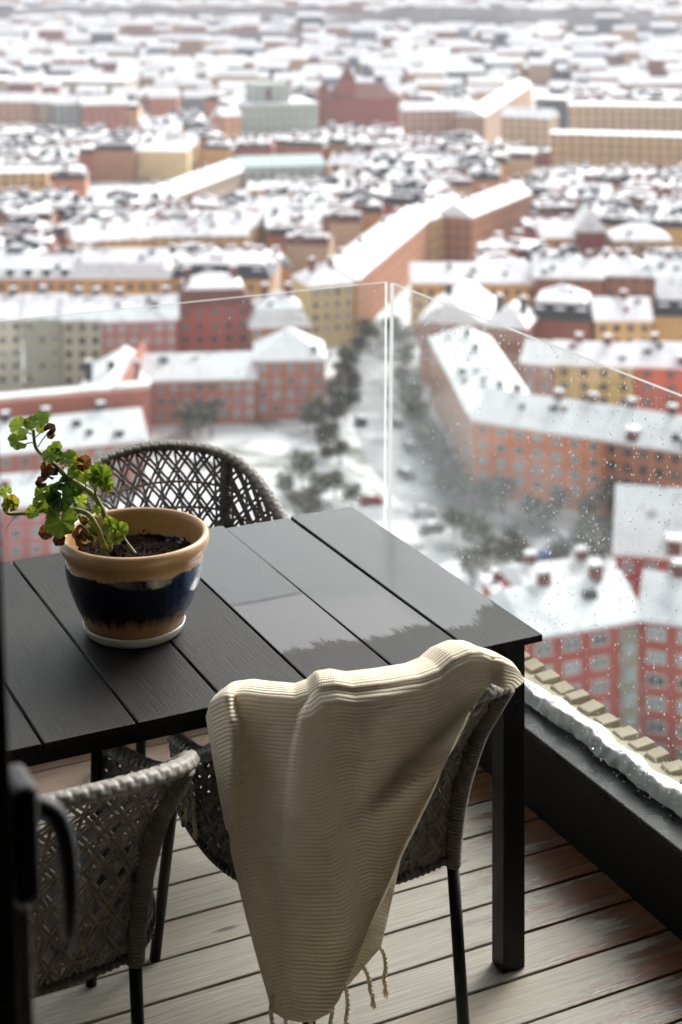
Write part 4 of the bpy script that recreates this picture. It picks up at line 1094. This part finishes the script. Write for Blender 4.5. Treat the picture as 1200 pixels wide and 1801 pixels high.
# --- left: the coral red school-like block
eH, eI = (250, 673), (450, 668)
CORAL = wallm('#bd745f')
building('apartment_block', 'long coral red block with a white snow roof, behind the far chair', eH, eI, 9, 13, CORAL, 'gable', 4.0, wins=[wgrid(flen(eH, eI, 9), 9, 3, 2.8, 9)])
building('apartment_block', 'coral red corner pavilion with a hipped white roof', (451, 637), (572, 635), 12.2, 15, CORAL, 'hip', 5.0, wins=[wgrid(flen((451, 637), (572, 635), 12.2), 5, 4, 2.8, 12.2)])
lw = building('apartment_block', 'white roofed wing with a brick firewall, left of the coral block', (118, 728), (238, 728), 9, 36, wallm('#b06a56'), 'gable_front', 4.0, chim=3, chm=SLATE, rm=RSNOW)
BRK = mat('red_brown_brick', hexc('#a9634e'), 0.85, 0.5, 0.15)
m_ = MB(); m_.box(10.2, 11.2, 0, 35, 8, 14.6); m_.build('firewall', BRK, lw)
ll = building('apartment_block', 'low brick building with a snowy roof in front of the coral block', (-40, 806), (256, 776), 9, 12, wallm('#b27468'), 'gable', 4.2, wins=[wgrid(flen((-40, 806), (256, 776), 9), 9, 3, 2.8, 9)], chim=3, chm=SLATE)
m_ = MB(); m_.box(2, 33, 8.2, 12.4, 8, 16.2); m_.box(1.6, 33.4, 9.4, 12.8, 16.2, 16.8, 1); m_.build('rear_wall', [BRK, RSNOW], ll)
building('apartment_block', 'dusty red house behind the geranium, at the left edge', (-60, 900), (150, 884), 9, 10, wallm('#b5706a'), 'gable', 3.6, wins=[wgrid(flen((-60, 900), (150, 884), 9), 6, 3, 2.8, 9)])
building('apartment_block', 'grey beige house at the left edge, above the coral wing', (-30, 566), (40, 563), 16.5, 13, wallm('#cfc5ae'), 'gable', 4.0, wins=[wgrid(flen((-30, 566), (40, 563), 16.5), 3, 5, 2.9, 16.5)], chim=2, chm=SLATE)
building('apartment_block', 'olive beige house, second from the left edge in its row', (42, 564), (108, 563), 16.5, 13, wallm('#b0a88e'), 'gable', 4.2, wins=[wgrid(flen((42, 564), (108, 563), 16.5), 3, 5, 2.9, 16.5)], chim=1, chm=SLATE)
building('apartment_block', 'pale beige house, third from the left edge in its row', (110, 566), (180, 565), 16.5, 13, wallm('#c2b89e'), 'gable', 4.0, wins=[wgrid(flen((110, 566), (180, 565), 16.5), 3, 5, 2.9, 16.5, WIND)], chim=2, chm=SLATE)
building('apartment_block', 'dusty red house between the beige houses and the brick red one', (182, 568), (312, 564), 16, 13, wallm('#b56a60'), 'gable', 4.2, wins=[wgrid(flen((182, 568), (312, 564), 16), 6, 4, 2.9, 16)], chim=2)
building('apartment_block', 'brick red house with raised parapet and dark roof lights', (314, 540), (440, 536), 18, 13, wallm('#b25446'), 'hip', 2.5, mansard=REDTILE, wins=[wgrid(flen((314, 540), (440, 536), 18), 5, 4, 3.0, 18, WIND)], chim=2)
building('apartment_block', 'brown house with snowy mansard, behind the coral pavilion', (442, 578), (545, 574), 14, 13, wallm('#ac7c5c'), 'hip', 3.2, mansard=RSNOW, dorm=3, chim=2, wins=[wgrid(flen((442, 578), (545, 574), 14), 4, 3, 2.9, 14)])
building('apartment_block', 'cream yellow house beside the glass joint', (546, 506), (622, 500), 15, 13, wallm('#d6bf88'), 'hip', 4.0, wins=[wgrid(flen((546, 506), (622, 500), 15), 4, 4, 3.0, 15)], chim=2)
# --- the long diagonal terrace along the street
building('terrace', 'orange terrace along the diagonal street, nearest to the glass joint', (755, 388), (628, 492), 14, 13, wallm('#cf8f66'), 'gable', 4.0, chim=4) if False else None
def strip(label, p0, p1, hz, wall, D=13, rh=4.0, chim=3):
    # facade faces right and towards us: order the ends so that the body lies to the left
    return building('terrace', label, p0, p1, hz, D, wall, 'gable', rh, chim=chim, chm=BROWNM)
strip('orange terrace on the diagonal street, nearest the glass joint', (628, 494), (754, 388), 14, gridm('#a8714e', '#7c5840'), chim=4)
strip('tan yellow terrace in the middle of the diagonal street', (757, 388), (826, 366), 14, gridm('#bf9a62', '#967a52'), 12)
strip('rust orange terrace at the far end of the diagonal street', (830, 384), (934, 342), 14, gridm('#ab7350', '#7c5840'), 12)
strip('long grey terrace running up the far left street', (190, 392), (430, 300), 7, gridm('#9a8676', '#766a5e'), 12)
# --- streets of ochre and brown fronts further back
for nm_, a, b, hz, c, kw in (
        ('yellow ochre front right of the diagonal street, with snowy roof', (726, 500), (938, 500), 13, '#d0a868', dict(roof='gable', rh=4)),
        ('brown brick front right of the yellow ochre one', (941, 490), (1060, 492), 15, '#8f5c42', dict(roof='gable', rh=4, chim=2)),
        ('brown front with a rounded gable at the right', (1062, 486), (1150, 488), 15, '#96664c', dict(roof='hip', rh=4, chim=1)),
        ('red brown front cut by the right edge', (1152, 490), (1270, 492), 15, '#9c5e48', dict(roof='gable', rh=4, chim=2)),
        ('ochre front low on the left, under a white roof with dark roof lights', (-30, 490), (130, 490), 13, '#b98a5e', dict(roof='gable', rh=4.5, dorm=5, chm=SLATE)),
        ('ochre front with a row of dark dormers, left', (132, 490), (300, 490), 13, '#c3985f', dict(roof='gable', rh=3, mansard=RSNOW, dorm=8, chm=SLATE)),
        ('yellow brown front under a dark roof, left of the glass joint', (302, 490), (474, 492), 13, '#bd9458', dict(roof='hip', rh=2.4, mansard=SLATE, dorm=4)),
        ('ochre yellow house row in the middle distance, left', (132, 428), (260, 420), 14, '#cf9f63', dict(roof='gable', rh=4, chim=3)),
        ('pale ochre house row in the middle distance, left of the diagonal street', (262, 418), (436, 416), 14, '#d2aa78', dict(roof='gable', rh=4, chim=4)),
        ('ochre block at the left edge in the middle distance', (-30, 306), (84, 304), 18, '#cfa873', dict(roof='flat', rh=0.1)),
        ('wine red gabled house right of the diagonal street', (1014, 408), (1066, 408), 15, '#8c3038', dict(roof='gable_front', rh=6)),
        ('orange tan house beside the wine red one', (954, 420), (1010, 420), 13, '#c08a5c', dict(roof='gable', rh=4)),
        ('tan house with snow cover, middle right', (1080, 424), (1180, 424), 13, '#c6a27c', dict(roof='hip', rh=4))):
    building('town_house', nm_, a, b, hz, 13, gridm(c, '#6a5a4a'), **{'cat': 'building', **kw})
# --- landmarks on the far rise
GRN = gridm('#aab3aa', '#8b948f', 4.0, 4.2)
t1 = building('hall', 'grey green stone hall with a raised middle block, far behind', (412, 186), (560, 182), 17, 40, GRN, 'flat', 0.1, show=0.95)
mb = MB(); mb.box(12, 32, 8, 28, 17.5, 27); mb.build('raised_block', GRN, t1)
mb = MB(); mb.box(19, 21.5, 7.7, 8, 18.5, 25); mb.build('tall_window', BROWNM, t1)
t2 = building('church', 'red brick church like hall with a pointed tower, far behind', (562, 176), (708, 176), 17, 26, gridm('#a2564c', '#7e4a44'), 'hip', 8, rm=REDTILE, show=0.95)
def spire(p, x, y, w, z0, z1, z2, wm_, rm_):
    m = MB(); m.box(x - w, x + w, y - w, y + w, z0, z1); m.build('tower', wm_, p)
    m = MB(); q = w + 0.4; m.add([(x - q, y - q, z1), (x + q, y - q, z1), (x + q, y + q, z1), (x - q, y + q, z1), (x, y, z2)], [(0, 1, 4), (1, 2, 4), (2, 3, 4), (3, 0, 4), (3, 2, 1, 0)]); m.build('spire', rm_, p)
spire(t2, 15, 6, 4.5, 0, 27, 36, gridm('#a2564c', '#7e4a44'), REDTILE); spire(t2, 2, 3, 2.5, 0, 22, 28, gridm('#a2564c', '#7e4a44'), REDTILE)
for nm_, a, b, hz, c, D_, kw in (
        ('pinkish tan block right of the red church', (710, 196), (850, 194), 17, '#c9a48e', 14, dict(roof='gable', rh=4, chim=3)),
        ('cream corner house where the far street opens', (882, 206), (966, 210), 17, '#cdb290', 14, dict(roof='gable', rh=4, chim=1)),
        ('long tan office block with window bands, upper right', (968, 236), (1300, 244), 17, '#c9a779', 14, dict(roof='flat', rh=0.1)),
        ('pale tan slab block behind the long office block', (1000, 186), (1300, 190), 20, '#cbb08e', 16, dict(roof='flat', rh=0.1)),
        ('dark teal box building beside the pale slab block', (942, 174), (998, 176), 18, '#44545c', 20, dict(roof='flat', rh=0.1)),
        ('tan house at the upper left edge', (-30, 180), (64, 180), 17, '#c49a80', 14, dict(roof='gable', rh=4)),
        ('beige house second from the upper left edge', (66, 182), (90, 182), 17, '#b5a595', 14, dict(roof='gable', rh=4)),
        ('blue grey house third from the upper left edge', (92, 184), (142, 184), 17, '#9aa6a6', 14, dict(roof='gable', rh=4)),
        ('dusty red house fourth from the upper left edge', (144, 186), (224, 184), 17, '#b57466', 14, dict(roof='gable', rh=4)),
        ('orange house left of the grey green hall', (392, 206), (424, 204), 14, '#cf9670', 12, dict(roof='gable', rh=4)),
        ('rust red house above the middle left rooftops', (262, 172), (312, 172), 14, '#b8775e', 12, dict(roof='gable', rh=4)),
        ('beige hall with a wide snow roof, far left', (-40, 140), (220, 144), 14, '#c2b9a6', 30, dict(roof='flat', rh=0.1)),
        ('low hall with a pale copper green roof, centre', (422, 296), (572, 292), 8, '#a7b2b0', 26, dict(roof='gable', rh=3, rm=TEALM))):
    building('city_block', nm_, a, b, hz, D_, gridm(c, '#7d7268', 4.2, 3.8), show=0.85, **kw)
strip('tan terrace on the left side of the far street', (852, 206), (936, 150), 16, gridm('#b3937a', '#857262'), 14)

# --- generic town houses of the dense quarters
HPAL = ['#cfa16a', '#c99468', '#bd8468', '#d3b98c', '#b06a58', '#c8ac8c', '#c2a890', '#a87a5c', '#d0bfa2', '#96564c']
def proto(i):
    """unit-ish house, 14 x 12 m, one of several kinds: wall, steep dark lower roof with dormers, snowy top, chimneys"""
    rr = random.Random(100 + i); W, D, hz = 14.0, 12.0, 13.0
    wm_ = wallm(HPAL[i % len(HPAL)]); dark = [SLATE, SLATE, SLATE, REDTILE, SLATE, BROWNM][i % 6]
    parts = []
    mb = MB(); mb.box(0, W, 0, D, 0, hz); parts.append(('wall', mb.mesh('wall', wm_)))
    mi, mh = rr.uniform(1.2, 2.4), rr.uniform(2.2, 4.0)
    kind = 3 if i % 5 == 3 else 0
    if kind == 3:
        mb = MB(); zt = hz + 4.2; mb.add([(-.4, -.4, hz), (W + .4, -.4, hz), (W + .4, D + .4, hz), (-.4, D + .4, hz), (-.4, D / 2, zt), (W + .4, D / 2, zt)], [(0, 1, 5, 4), (2, 3, 4, 5), (1, 2, 5), (3, 0, 4), (3, 2, 1, 0)]); parts.append(('roof', mb.mesh('roof', RSNOW)))
        zb = zt - 1.0
    else:
        mb = MB(); mb.add([(-.3, -.3, hz), (W + .3, -.3, hz), (W + .3, D + .3, hz), (-.3, D + .3, hz), (mi, mi, hz + mh), (W - mi, mi, hz + mh), (W - mi, D - mi, hz + mh), (mi, D - mi, hz + mh)], [(0, 1, 5, 4), (1, 2, 6, 5), (2, 3, 7, 6), (3, 0, 4, 7)])
        parts.append(('mansard', mb.mesh('mansard', dark)))
        mb = MB(); zt = hz + mh + rr.uniform(0.8, 2.2); q = mi - 0.4; z1 = hz + mh
        mb.add([(q, q, z1), (W - q, q, z1), (W - q, D - q, z1), (q, D - q, z1), (q + 3, D / 2, zt), (W - q - 3, D / 2, zt)], [(0, 1, 5, 4), (2, 3, 4, 5), (1, 2, 5), (3, 0, 4), (3, 2, 1, 0)]); parts.append(('roof', mb.mesh('roof', RSNOW)))
        zb = zt - 0.8
    mb = MB()
    for k in range(rr.randint(4, 7)):
        x, y = rr.uniform(1, W - 2.4), D / 2 + rr.uniform(-2.6, 2.6); w = rr.uniform(0.9, 2.4); h = rr.uniform(0.8, 2.6)
        mb.box(x, x + w, y, y + rr.uniform(0.8, 1.6), zb - 1.2, zb + h, 0)
        if rr.random() < 0.7: mb.box(x - .1, x + w + .1, y - .1, y + 1.3, zb + h, zb + h + .3, 1)
    if kind != 3:
        for k in range(5):
            x = (k + 0.55) * W / 5
            if rr.random() < 0.2: continue
            mb.box(x - .8, x + .8, 0.2, 2.6, hz + 0.4, hz + 2.3, 0); mb.box(x - 1.1, x + 1.1, -0.2, 2.8, hz + 2.3, hz + 2.9, 1)
        for k in range(rr.randint(1, 3)):                                  # bare dark patches where the snow has slid off
            x, w = rr.uniform(mi, W - 5), rr.uniform(1.5, 4.0)
            mb.box(x, x + w, mi + rr.uniform(0.2, 1.5), mi + rr.uniform(1.8, 3.4), zb - 0.9, zb + 0.15, 0)
    parts.append(('roof_gear', mb.mesh('roof_gear', [[SLATE, REDTILE, BROWNM, SLATE][i % 4], RSNOW])))
    return parts
PROT = [proto(i) for i in range(20)]
def free(x, y, r=6.0):
    return all((x - a) ** 2 + (y - b) ** 2 > (r + c) ** 2 for a, b, c in FOOT if abs(x - a) < 16 and abs(y - b) < 16)
def hides(x, y, w, z):
    # would a house here stand in front of one of the fronts that show?
    x0, x1, yt = x / y * F + CX, (x + w) / y * F + CX, F * (100 - z) / y + HY
    return any(x1 > a and x0 < b and yt < low and y < dist for a, b, e, low, dist in PROT_PX)
def in_street(x, y):
    # corridor of the diagonal street and of the far street
    for (a, b, w) in ((G(690, 520), G(960, 330), 11), (G(668, 560), G(650, 700), 22), (G(880, 250), G(950, 150), 12)):
        t = clamp(((x - a.x) * (b.x - a.x) + (y - a.y) * (b.y - a.y)) / ((b.x - a.x) ** 2 + (b.y - a.y) ** 2))
        if math.hypot(x - lerp(a.x, b.x, t), y - lerp(a.y, b.y, t)) < w: return True
    return False
HNAME = ['ochre', 'tan orange', 'rust orange', 'cream', 'dusty red', 'beige', 'grey beige', 'brown', 'pale cream', 'brick red']
rg = random.Random(5); houses = []
def z_allowed(x, y, w):
    """greatest height that does not hide a front behind"""
    x0, x1 = x / y * F + CX, (x + w) / y * F + CX; z = 17.5
    for a, b, e, low, dist in PROT_PX:
        if x1 > a and x0 < b and y < dist: z = min(z, 100 - (low - HY) * y / F)
    return z
d = 446.0; row = 0
while d < 965:
    half = 0.2073 * d + 8; x = -half + rg.uniform(-6, 6)
    while x < half:
        i = rg.randrange(20); sc = rg.uniform(0.8, 1.3) * (1 + (d - 446) / 1100); yy = d + rg.uniform(-2.5, 2.5)
        wdt = 14 * sc; dep = 12 * sc * 1.1
        za = z_allowed(x, yy + 1, wdt)
        if za > 6 and free(x + wdt / 2, yy + dep / 2, 4) and free(x + 2, yy + 3, 2) and free(x + wdt - 2, yy + 3, 2) and not in_street(x + wdt / 2, yy + 6):
            houses.append((x, yy, i, sc, rg.uniform(-0.12, 0.12) if rg.random() < 0.7 else -0.36, min(rg.uniform(0.88, 1.04), za / 17.0)))
        x += wdt + (rg.uniform(-0.8, 1.5) if rg.random() < 0.8 else rg.uniform(3, 8))
    d += rg.uniform(15.5, 18) * (1 + (d - 446) / 620); row += 1
def house_label(i, x, y, sc, hs):
    k = x / y
    side = ['left edge', 'far left', 'left', 'left of centre', 'centre', 'right of centre', 'right', 'far right', 'right edge'][min(8, max(0, int((k + 0.207) / 0.046)))]
    dist = ['just behind the near blocks', 'second row back', 'near middle distance', 'middle distance', 'past the middle distance', 'before the far rise', 'on the far rise'][min(6, int((y - 440) / 75))]
    size = 'low ' if hs < 0.7 else 'large ' if sc > 1.35 else 'small ' if sc < 1.0 else ''
    rf = 'white gable roof' if i % 5 == 3 else ['dark', 'dark', 'dark', 'red brown', 'dark', 'brown'][i % 6] + ' mansard'
    return '%s%s town house, %s, %s, %s' % (size, HNAME[i % 10], rf, dist, side)
HL = {}
for h_ in houses: HL.setdefault(house_label(h_[2], h_[0], h_[1], h_[3], h_[5]), []).append(h_[1])
for (x, y, i, sc, rz, hs) in houses:
    lb = house_label(i, x, y, sc, hs); same = sorted(HL[lb])
    if len(same) == 2: lb = ('nearer ' if y == same[0] else 'farther ') + lb
    elif len(same) == 3: lb = ['nearest ', 'middle ', 'farthest '][same.index(y)] + lb
    root = tag(empty('town_house', (x, y, GZ), rz), lb, 'building', 'town houses of the dense quarters')
    root.scale = (sc, sc * 1.1, hs)
    for nm_, me in PROT[i]:
        o = link(nm_, me, root)
        if nm_ == 'roof_gear': o['kind'] = 'stuff'
# --- far quarters: too many and too small to count
RIDGES = [(560, 1240, 58), (-60, 640, 44), (190, 640, 86), (760, 900, 100), (1000, 1280, 84)]
def far_city():
    mb = MB(); mats = [RSNOW] + [wallm(c) for c in ('#a99888', '#9a7a6c', '#b59a7c', '#7c8088', '#8a5e54', '#55545c')]
    d = 330.0
    while d < 5200:
        half = 0.36 * d + 60; x = -half
        while x < half:
            if d < 965 and -0.2073 * d - 46 < x < 0.2073 * d + 16: x = 0.2073 * d + 18          # inside the frame the near quarters are built house by house
            w = rg.uniform(7, 22) * (1 + d / 4500); dp = rg.uniform(9, 16); h = rg.uniform(6, 17) * (1.5 if rg.random() < 0.05 else 1)
            wood = nz(x / 260, d / 420, 3.3) > 0.5
            if not wood and not any(rl < (x + w / 2) / d * F + CX < rrr and ry - 16 < F * 100 / d + HY < ry + 7 for rl, rrr, ry in RIDGES) and rg.random() < 0.84 and free(x + w / 2, d + 5, 10) and not in_street(x + w / 2, d):
                y0 = d + rg.uniform(-12, 12); m = rg.randint(1, 6)
                mb.add([(x, y0, 0), (x + w, y0, 0), (x + w, y0 + dp, 0), (x, y0 + dp, 0), (x, y0, h), (x + w, y0, h), (x + w, y0 + dp, h), (x, y0 + dp, h)], [(0, 1, 5, 4), (1, 2, 6, 5), (3, 0, 4, 7)], m)
                mb.add([(x - .6, y0 - .6, h), (x + w + .6, y0 - .6, h), (x + w + .6, y0 + dp, h), (x - .6, y0 + dp, h), (x - .6, y0 + dp / 2, h + 4), (x + w + .6, y0 + dp / 2, h + 4)], [(0, 1, 5, 4), (2, 3, 4, 5), (1, 2, 5), (3, 0, 4)], 0)
            x += w + rg.uniform(1, 16)
        d += rg.uniform(20, 28) * (1 + max(0, d - 965) / 2600)
    return tag(mb.build('distant_rooftops', mats, None, False, (0, 0, GZ)), 'distant snowy quarters fading into the haze', 'city', kind='stuff')
far_city()
# --- wooded ridges, dark bands in the haze
def m_wood():
    t = NT('bare_winter_wood'); co = t.coord('Object')
    c = t.ramp(t.noise(t.mapping(co, (1, 1, 3)), 0.02, 5, 0.65), [(0.35, (0.025, 0.022, 0.026)), (0.6, (0.06, 0.052, 0.056)), (0.72, (0.30, 0.30, 0.33))])
    return t.done(t.bsdf(c, 0.95))
WOOD = m_wood()
def ridge(pxl, pxr, py, hgt, depth, seed):
    a, b = G(pxl, py), G(pxr, py); mb = MB(); N = max(30, int((b - a).length / 7)); M = max(4, int(depth / 12)); vs = []
    for j in range(M + 1):
        for i in range(N + 1):
            p = a.lerp(b, i / N); e = min(1, 5 * i / N, 5 * (N - i) / N) ** 0.5 * math.sin(math.pi * (0.06 + 0.9 * j / M))
            z = hgt * e * (0.75 + 0.35 * nz(i * 0.11, j * 0.3, seed)) + 3.0 * e * nz(i * 1.7, j * 1.9, seed)
            vs.append((p.x + 3 * nz(i, j, seed), p.y + depth * j / M + 3 * nz(j, i, seed), GZ + (z if 0 < j < M and 0 < i < N else -1)))
    n = N + 1; mb.add(vs, [(j * n + i, j * n + i + 1, (j + 1) * n + i + 1, (j + 1) * n + i) for j in range(M) for i in range(N)])
    return tag(mb.build('wooded_ridge', WOOD), kind='structure')
ridge(560, 1240, 58, 28, 260, 1.0); ridge(-60, 640, 44, 24, 200, 2.0); ridge(190, 640, 86, 18, 90, 3.0); ridge(-80, 420, 16, 40, 500, 4.0); ridge(300, 1300, 6, 60, 600, 5.0); ridge(760, 900, 100, 12, 40, 6.0); ridge(1000, 1280, 84, 16, 60, 7.0)
ridge(30, 150, 410, 5, 14, 8.0)

# ------------------------------------------------------------------ park trees
BARK = mat('dark_bark', (0.04, 0.034, 0.028), 0.9, 3, 0.3)
TWIG = mat('bare_twigs', (0.060, 0.048, 0.030), 0.9, 2, 0.3)
TWIGG = mat('green_brown_twigs', (0.075, 0.080, 0.032), 0.9, 2, 0.3)
def tree_proto(seed, hgt, spread, tw, evergreen=False):
    rr = random.Random(seed); tm, cm = MB(), MB()
    tm.tube([(0, 0, -0.2), (0.1, 0, hgt * 0.2), (0, 0.1, hgt * 0.45), (0.1, 0, hgt * 0.7)], [hgt * 0.030, hgt * 0.024, hgt * 0.017, hgt * 0.008], 7)
    tips = []
    for k in range(12):
        a = k * 2.4 + rr.uniform(-.4, .4); z = hgt * (0.26 + 0.036 * k); L = spread * rr.uniform(0.6, 1.0) * (1 - 0.03 * k)
        e = Vector((math.cos(a) * L, math.sin(a) * L, z + L * rr.uniform(0.5, 0.95))); m = Vector((math.cos(a) * L * .45, math.sin(a) * L * .45, z + L * 0.35))
        tm.tube([(0, 0, z), m, e], [hgt * 0.012, hgt * 0.008, 0.04], 5); tips += [m, m.lerp(e, .5), e]
    for k in range(1100):
        c = rr.choice(tips); p = c + Vector((rr.gauss(0, 1), rr.gauss(0, 1), rr.gauss(0.2, 0.8))) * spread * 0.17
        q = (p - c) * 0.6 + Vector((rr.uniform(-1, 1), rr.uniform(-1, 1), rr.uniform(-0.2, 1))) * 0.45; s = q.cross(Vector((rr.uniform(-1, 1), rr.uniform(-1, 1), rr.uniform(-1, 1))))
        s = s.normalized() * (0.13 if not evergreen else 0.22) if s.length > 1e-6 else Vector((0.05, 0, 0))
        cm.add([p - s, p + s, p + q], [(0, 1, 2)], 1 if rr.random() < 0.10 else 0)
    return tm.mesh('trunk', BARK), cm.mesh('crown', [tw, RSNOW])
TP = [tree_proto(1, 8, 2.7, TWIG), tree_proto(2, 6.5, 2.3, TWIG), tree_proto(3, 7, 2.5, TWIGG), tree_proto(4, 3.4, 1.9, TWIGG, True)]
TREES = []
rt = random.Random(21)
def tree_row(where, pts, kinds):
    for n_, (px, py) in enumerate(pts): TREES.append((px, py, rt.choice(kinds), where))
tree_row('beside the street, left of the glass joint', [(585, 720), (600, 690), (615, 660), (590, 760), (610, 740), (575, 800), (600, 820), (622, 700), (560, 770)], (0, 1, 2))
tree_row('in front of the pink wing by the street', [(730, 760), (745, 790), (760, 815), (720, 730), (775, 840), (705, 690), (712, 665), (790, 862)], (0, 1, 2))
tree_row('in front of the orange block', [(935, 925), (985, 915), (1030, 930), (1075, 925), (885, 905), (1060, 960)], (0, 1))
tree_row('behind the right arm of the far chair', [(500, 880), (530, 860), (560, 890), (590, 880), (520, 920), (620, 900), (545, 940)], (0, 2))
tree_row('on the snowy slope beside the table top', [(840, 960), (900, 970), (855, 1010), (910, 1010), (800, 950), (1060, 1010), (1030, 985), (830, 1040)], (0, 1, 2))
tree_row('in front of the coral block', [(350, 765), (372, 770), (335, 768), (540, 760), (556, 752)], (0, 2))
tree_row('below the red block, beside the stone cornice', [(1100, 1440), (1140, 1430), (1185, 1420), (1200, 1460), (1120, 1480), (1080, 1410)], (0, 1))
tree_row('low at the foot of the orange block', [(800, 872), (815, 880), (835, 885), (858, 890), (780, 868)], (3,))
tree_row('in the hedge left of the street', [(606, 640), (612, 672), (596, 706), (604, 724), (590, 742), (584, 772), (578, 812), (612, 700), (598, 660)], (3,))
tree_row('in the hedge below the pink wing', [(716, 700), (724, 718), (738, 744), (750, 768), (764, 800), (776, 822), (796, 850), (730, 700), (756, 790)], (3,))
tree_row('on the snowy slope above the table corner', [(830, 965), (888, 995), (925, 1005), (985, 990), (1045, 985), (960, 930)], (3,))
tree_row('along the far end of the street', [(650, 612), (640, 600), (690, 600), (700, 620), (632, 630)], (0, 1, 2))
KN = ['tall bare brown tree', 'slender bare brown tree', 'greenish bare tree', 'low green brown shrub']
ORD = ['leftmost', 'second from left', 'third from left', 'fourth from left', 'fifth from left', 'sixth from left', 'seventh from left', 'eighth from left', 'ninth from left', 'tenth from left', 'eleventh from left', 'rightmost']
for (px, py, k, where) in TREES:
    row_ = sorted(t[0] + t[1] * 1e-3 for t in TREES if t[3] == where); lb = '%s %s, %s' % (KN[k], where, ORD[min(11, row_.index(px + py * 1e-3))])
    root = tag(empty('park_tree' if k < 3 else 'park_shrub', G(px, py), rt.uniform(0, 6.28)), lb, 'tree' if k < 3 else 'shrub', 'bare trees of the park' if k < 3 else 'shrubs of the park')
    s = rt.uniform(0.75, 1.15); root.scale = (s, s, s * rt.uniform(0.9, 1.1))
    link('trunk', TP[k][0], root); link('crown', TP[k][1], root)

# ------------------------------------------------------------------ parked cars
CARG = mat('car_glass', (0.02, 0.025, 0.03), 0.1, 2, 0.05); TYRE = mat('tyre_rubber', (0.015, 0.015, 0.015), 0.8, 2, 0.1)
def paint(n, c): return mat(n, c, 0.3, 2, 0.04, Coat_Weight=0.5)
CPAINT = {'white': paint('white_car_paint', (0.7, 0.7, 0.7)), 'black': paint('black_car_paint', (0.015, 0.016, 0.02)), 'grey': paint('grey_car_paint', (0.16, 0.17, 0.18)), 'blue': paint('blue_car_paint', (0.03, 0.12, 0.42)), 'red': paint('red_car_paint', (0.35, 0.04, 0.03))}
def car_body(snowy):
    P = [(-2.2, 0.35), (-2.25, 0.75), (-2.0, 0.95), (-1.6, 1.0), (-0.95, 1.45), (0.7, 1.48), (1.35, 1.0), (2.1, 0.85), (2.25, 0.6), (2.2, 0.35)]
    mb = MB(); n = len(P)
    vs = [(x, -0.86 + (0.14 if z > 1.1 else 0), z) for x, z in P] + [(x, 0.86 - (0.14 if z > 1.1 else 0), z) for x, z in P]
    mb.add(vs, [(i, (i + 1) % n, n + (i + 1) % n, n + i)[::-1] for i in range(n)] + [tuple(range(n)), tuple(range(2 * n - 1, n - 1, -1))])
    return mb
cb = car_body(False)
cabin = MB()
for sy in (-1, 1): cabin.add([(-1.45, sy * 0.845, 1.02), (1.2, sy * 0.845, 1.02), (0.62, sy * 0.74, 1.41), (-0.85, sy * 0.74, 1.41)], [(0, 1, 2, 3)])
cabin.add([(-1.66, -0.70, 1.03), (-1.66, 0.70, 1.03), (-1.0, 0.66, 1.46), (-1.0, -0.66, 1.46)], [(0, 1, 2, 3)]); cabin.add([(1.38, -0.70, 1.03), (1.38, 0.70, 1.03), (0.76, 0.66, 1.48), (0.76, -0.66, 1.48)], [(0, 1, 2, 3)])
cab_me = cabin.mesh('car_windows', CARG)
wh = MB(); wh.tube([(0, -0.1, 0), (0, 0.1, 0)], 0.32, 14); wh_me = wh.mesh('wheel', TYRE)
sn = MB(); sn.add([(-0.95, -0.7, 1.47), (0.7, -0.7, 1.5), (0.7, 0.7, 1.5), (-0.95, 0.7, 1.47), (-0.8, -0.6, 1.62), (0.55, -0.6, 1.64), (0.55, 0.6, 1.64), (-0.8, 0.6, 1.62)], [(4, 5, 6, 7), (0, 1, 5, 4), (1, 2, 6, 5), (2, 3, 7, 6), (3, 0, 4, 7)]); sn_me = sn.mesh('roof_snow', RSNOW)
cmesh = {k: cb.mesh('car_body', m) for k, m in CPAINT.items()}
def car(px, py, rz, c, label, snowy=True):
    root = tag(empty('parked_car', G(px, py), rz), label, 'car', 'cars parked in the street and by the park')
    link('car_body', cmesh[c], root); link('car_windows', cab_me, root)
    for x in (-1.35, 1.4):
        for y in (-0.8, 0.8): link('wheel', wh_me, root, (x, y, 0.32))
    if snowy: link('roof_snow', sn_me, root)
for a in ((960, 985, 0.5, 'blue', 'bright blue car without snow among the trees beside the table corner', False),
          (636, 745, 1.75, 'black', 'black car with snow on its roof, lower on the left of the street'), (628, 700, 1.75, 'white', 'white car in the middle of the left kerb row'), (622, 665, 1.75, 'grey', 'grey car at the top of the left kerb row'),
          (690, 712, 1.8, 'white', 'white car higher on the right side of the street'), (700, 748, 1.85, 'black', 'black car on the right side of the street'), (722, 790, 1.9, 'grey', 'grey snow topped car lower on the right side of the street'),
          (714, 838, 2.1, 'black', 'black car lowest in the street, near the glass joint foot'), (745, 905, 0.2, 'white', 'white car on the path below the pink wing'), (655, 885, 0.1, 'red', 'dark red car just above the table edge', True),
          (760, 935, 0.3, 'black', 'black car on the lane above the table corner'), (1000, 958, 0.5, 'grey', 'grey car right of the bright blue car')):
    car(*a)

# ------------------------------------------------------------------ winter haze over the city
mb = MB(); mb.box(-6500, 6500, -3000, 10000, GZ - 1.2, 12.0)
hz_m = bpy.data.materials.new('winter_haze'); hz_m.use_nodes = True; ht = hz_m.node_tree; ht.nodes.clear()
ho = ht.nodes.new('ShaderNodeOutputMaterial'); hv = ht.nodes.new('ShaderNodeVolumePrincipled')
hv.inputs['Color'].default_value = (0.80, 0.81, 0.87, 1); hv.inputs['Density'].default_value = 0.00019; hv.inputs['Anisotropy'].default_value = 0.0
ht.links.new(hv.outputs[0], ho.inputs['Volume'])
tag(mb.build('haze', hz_m), 'pale winter haze lying over the whole city', 'haze', kind='stuff')
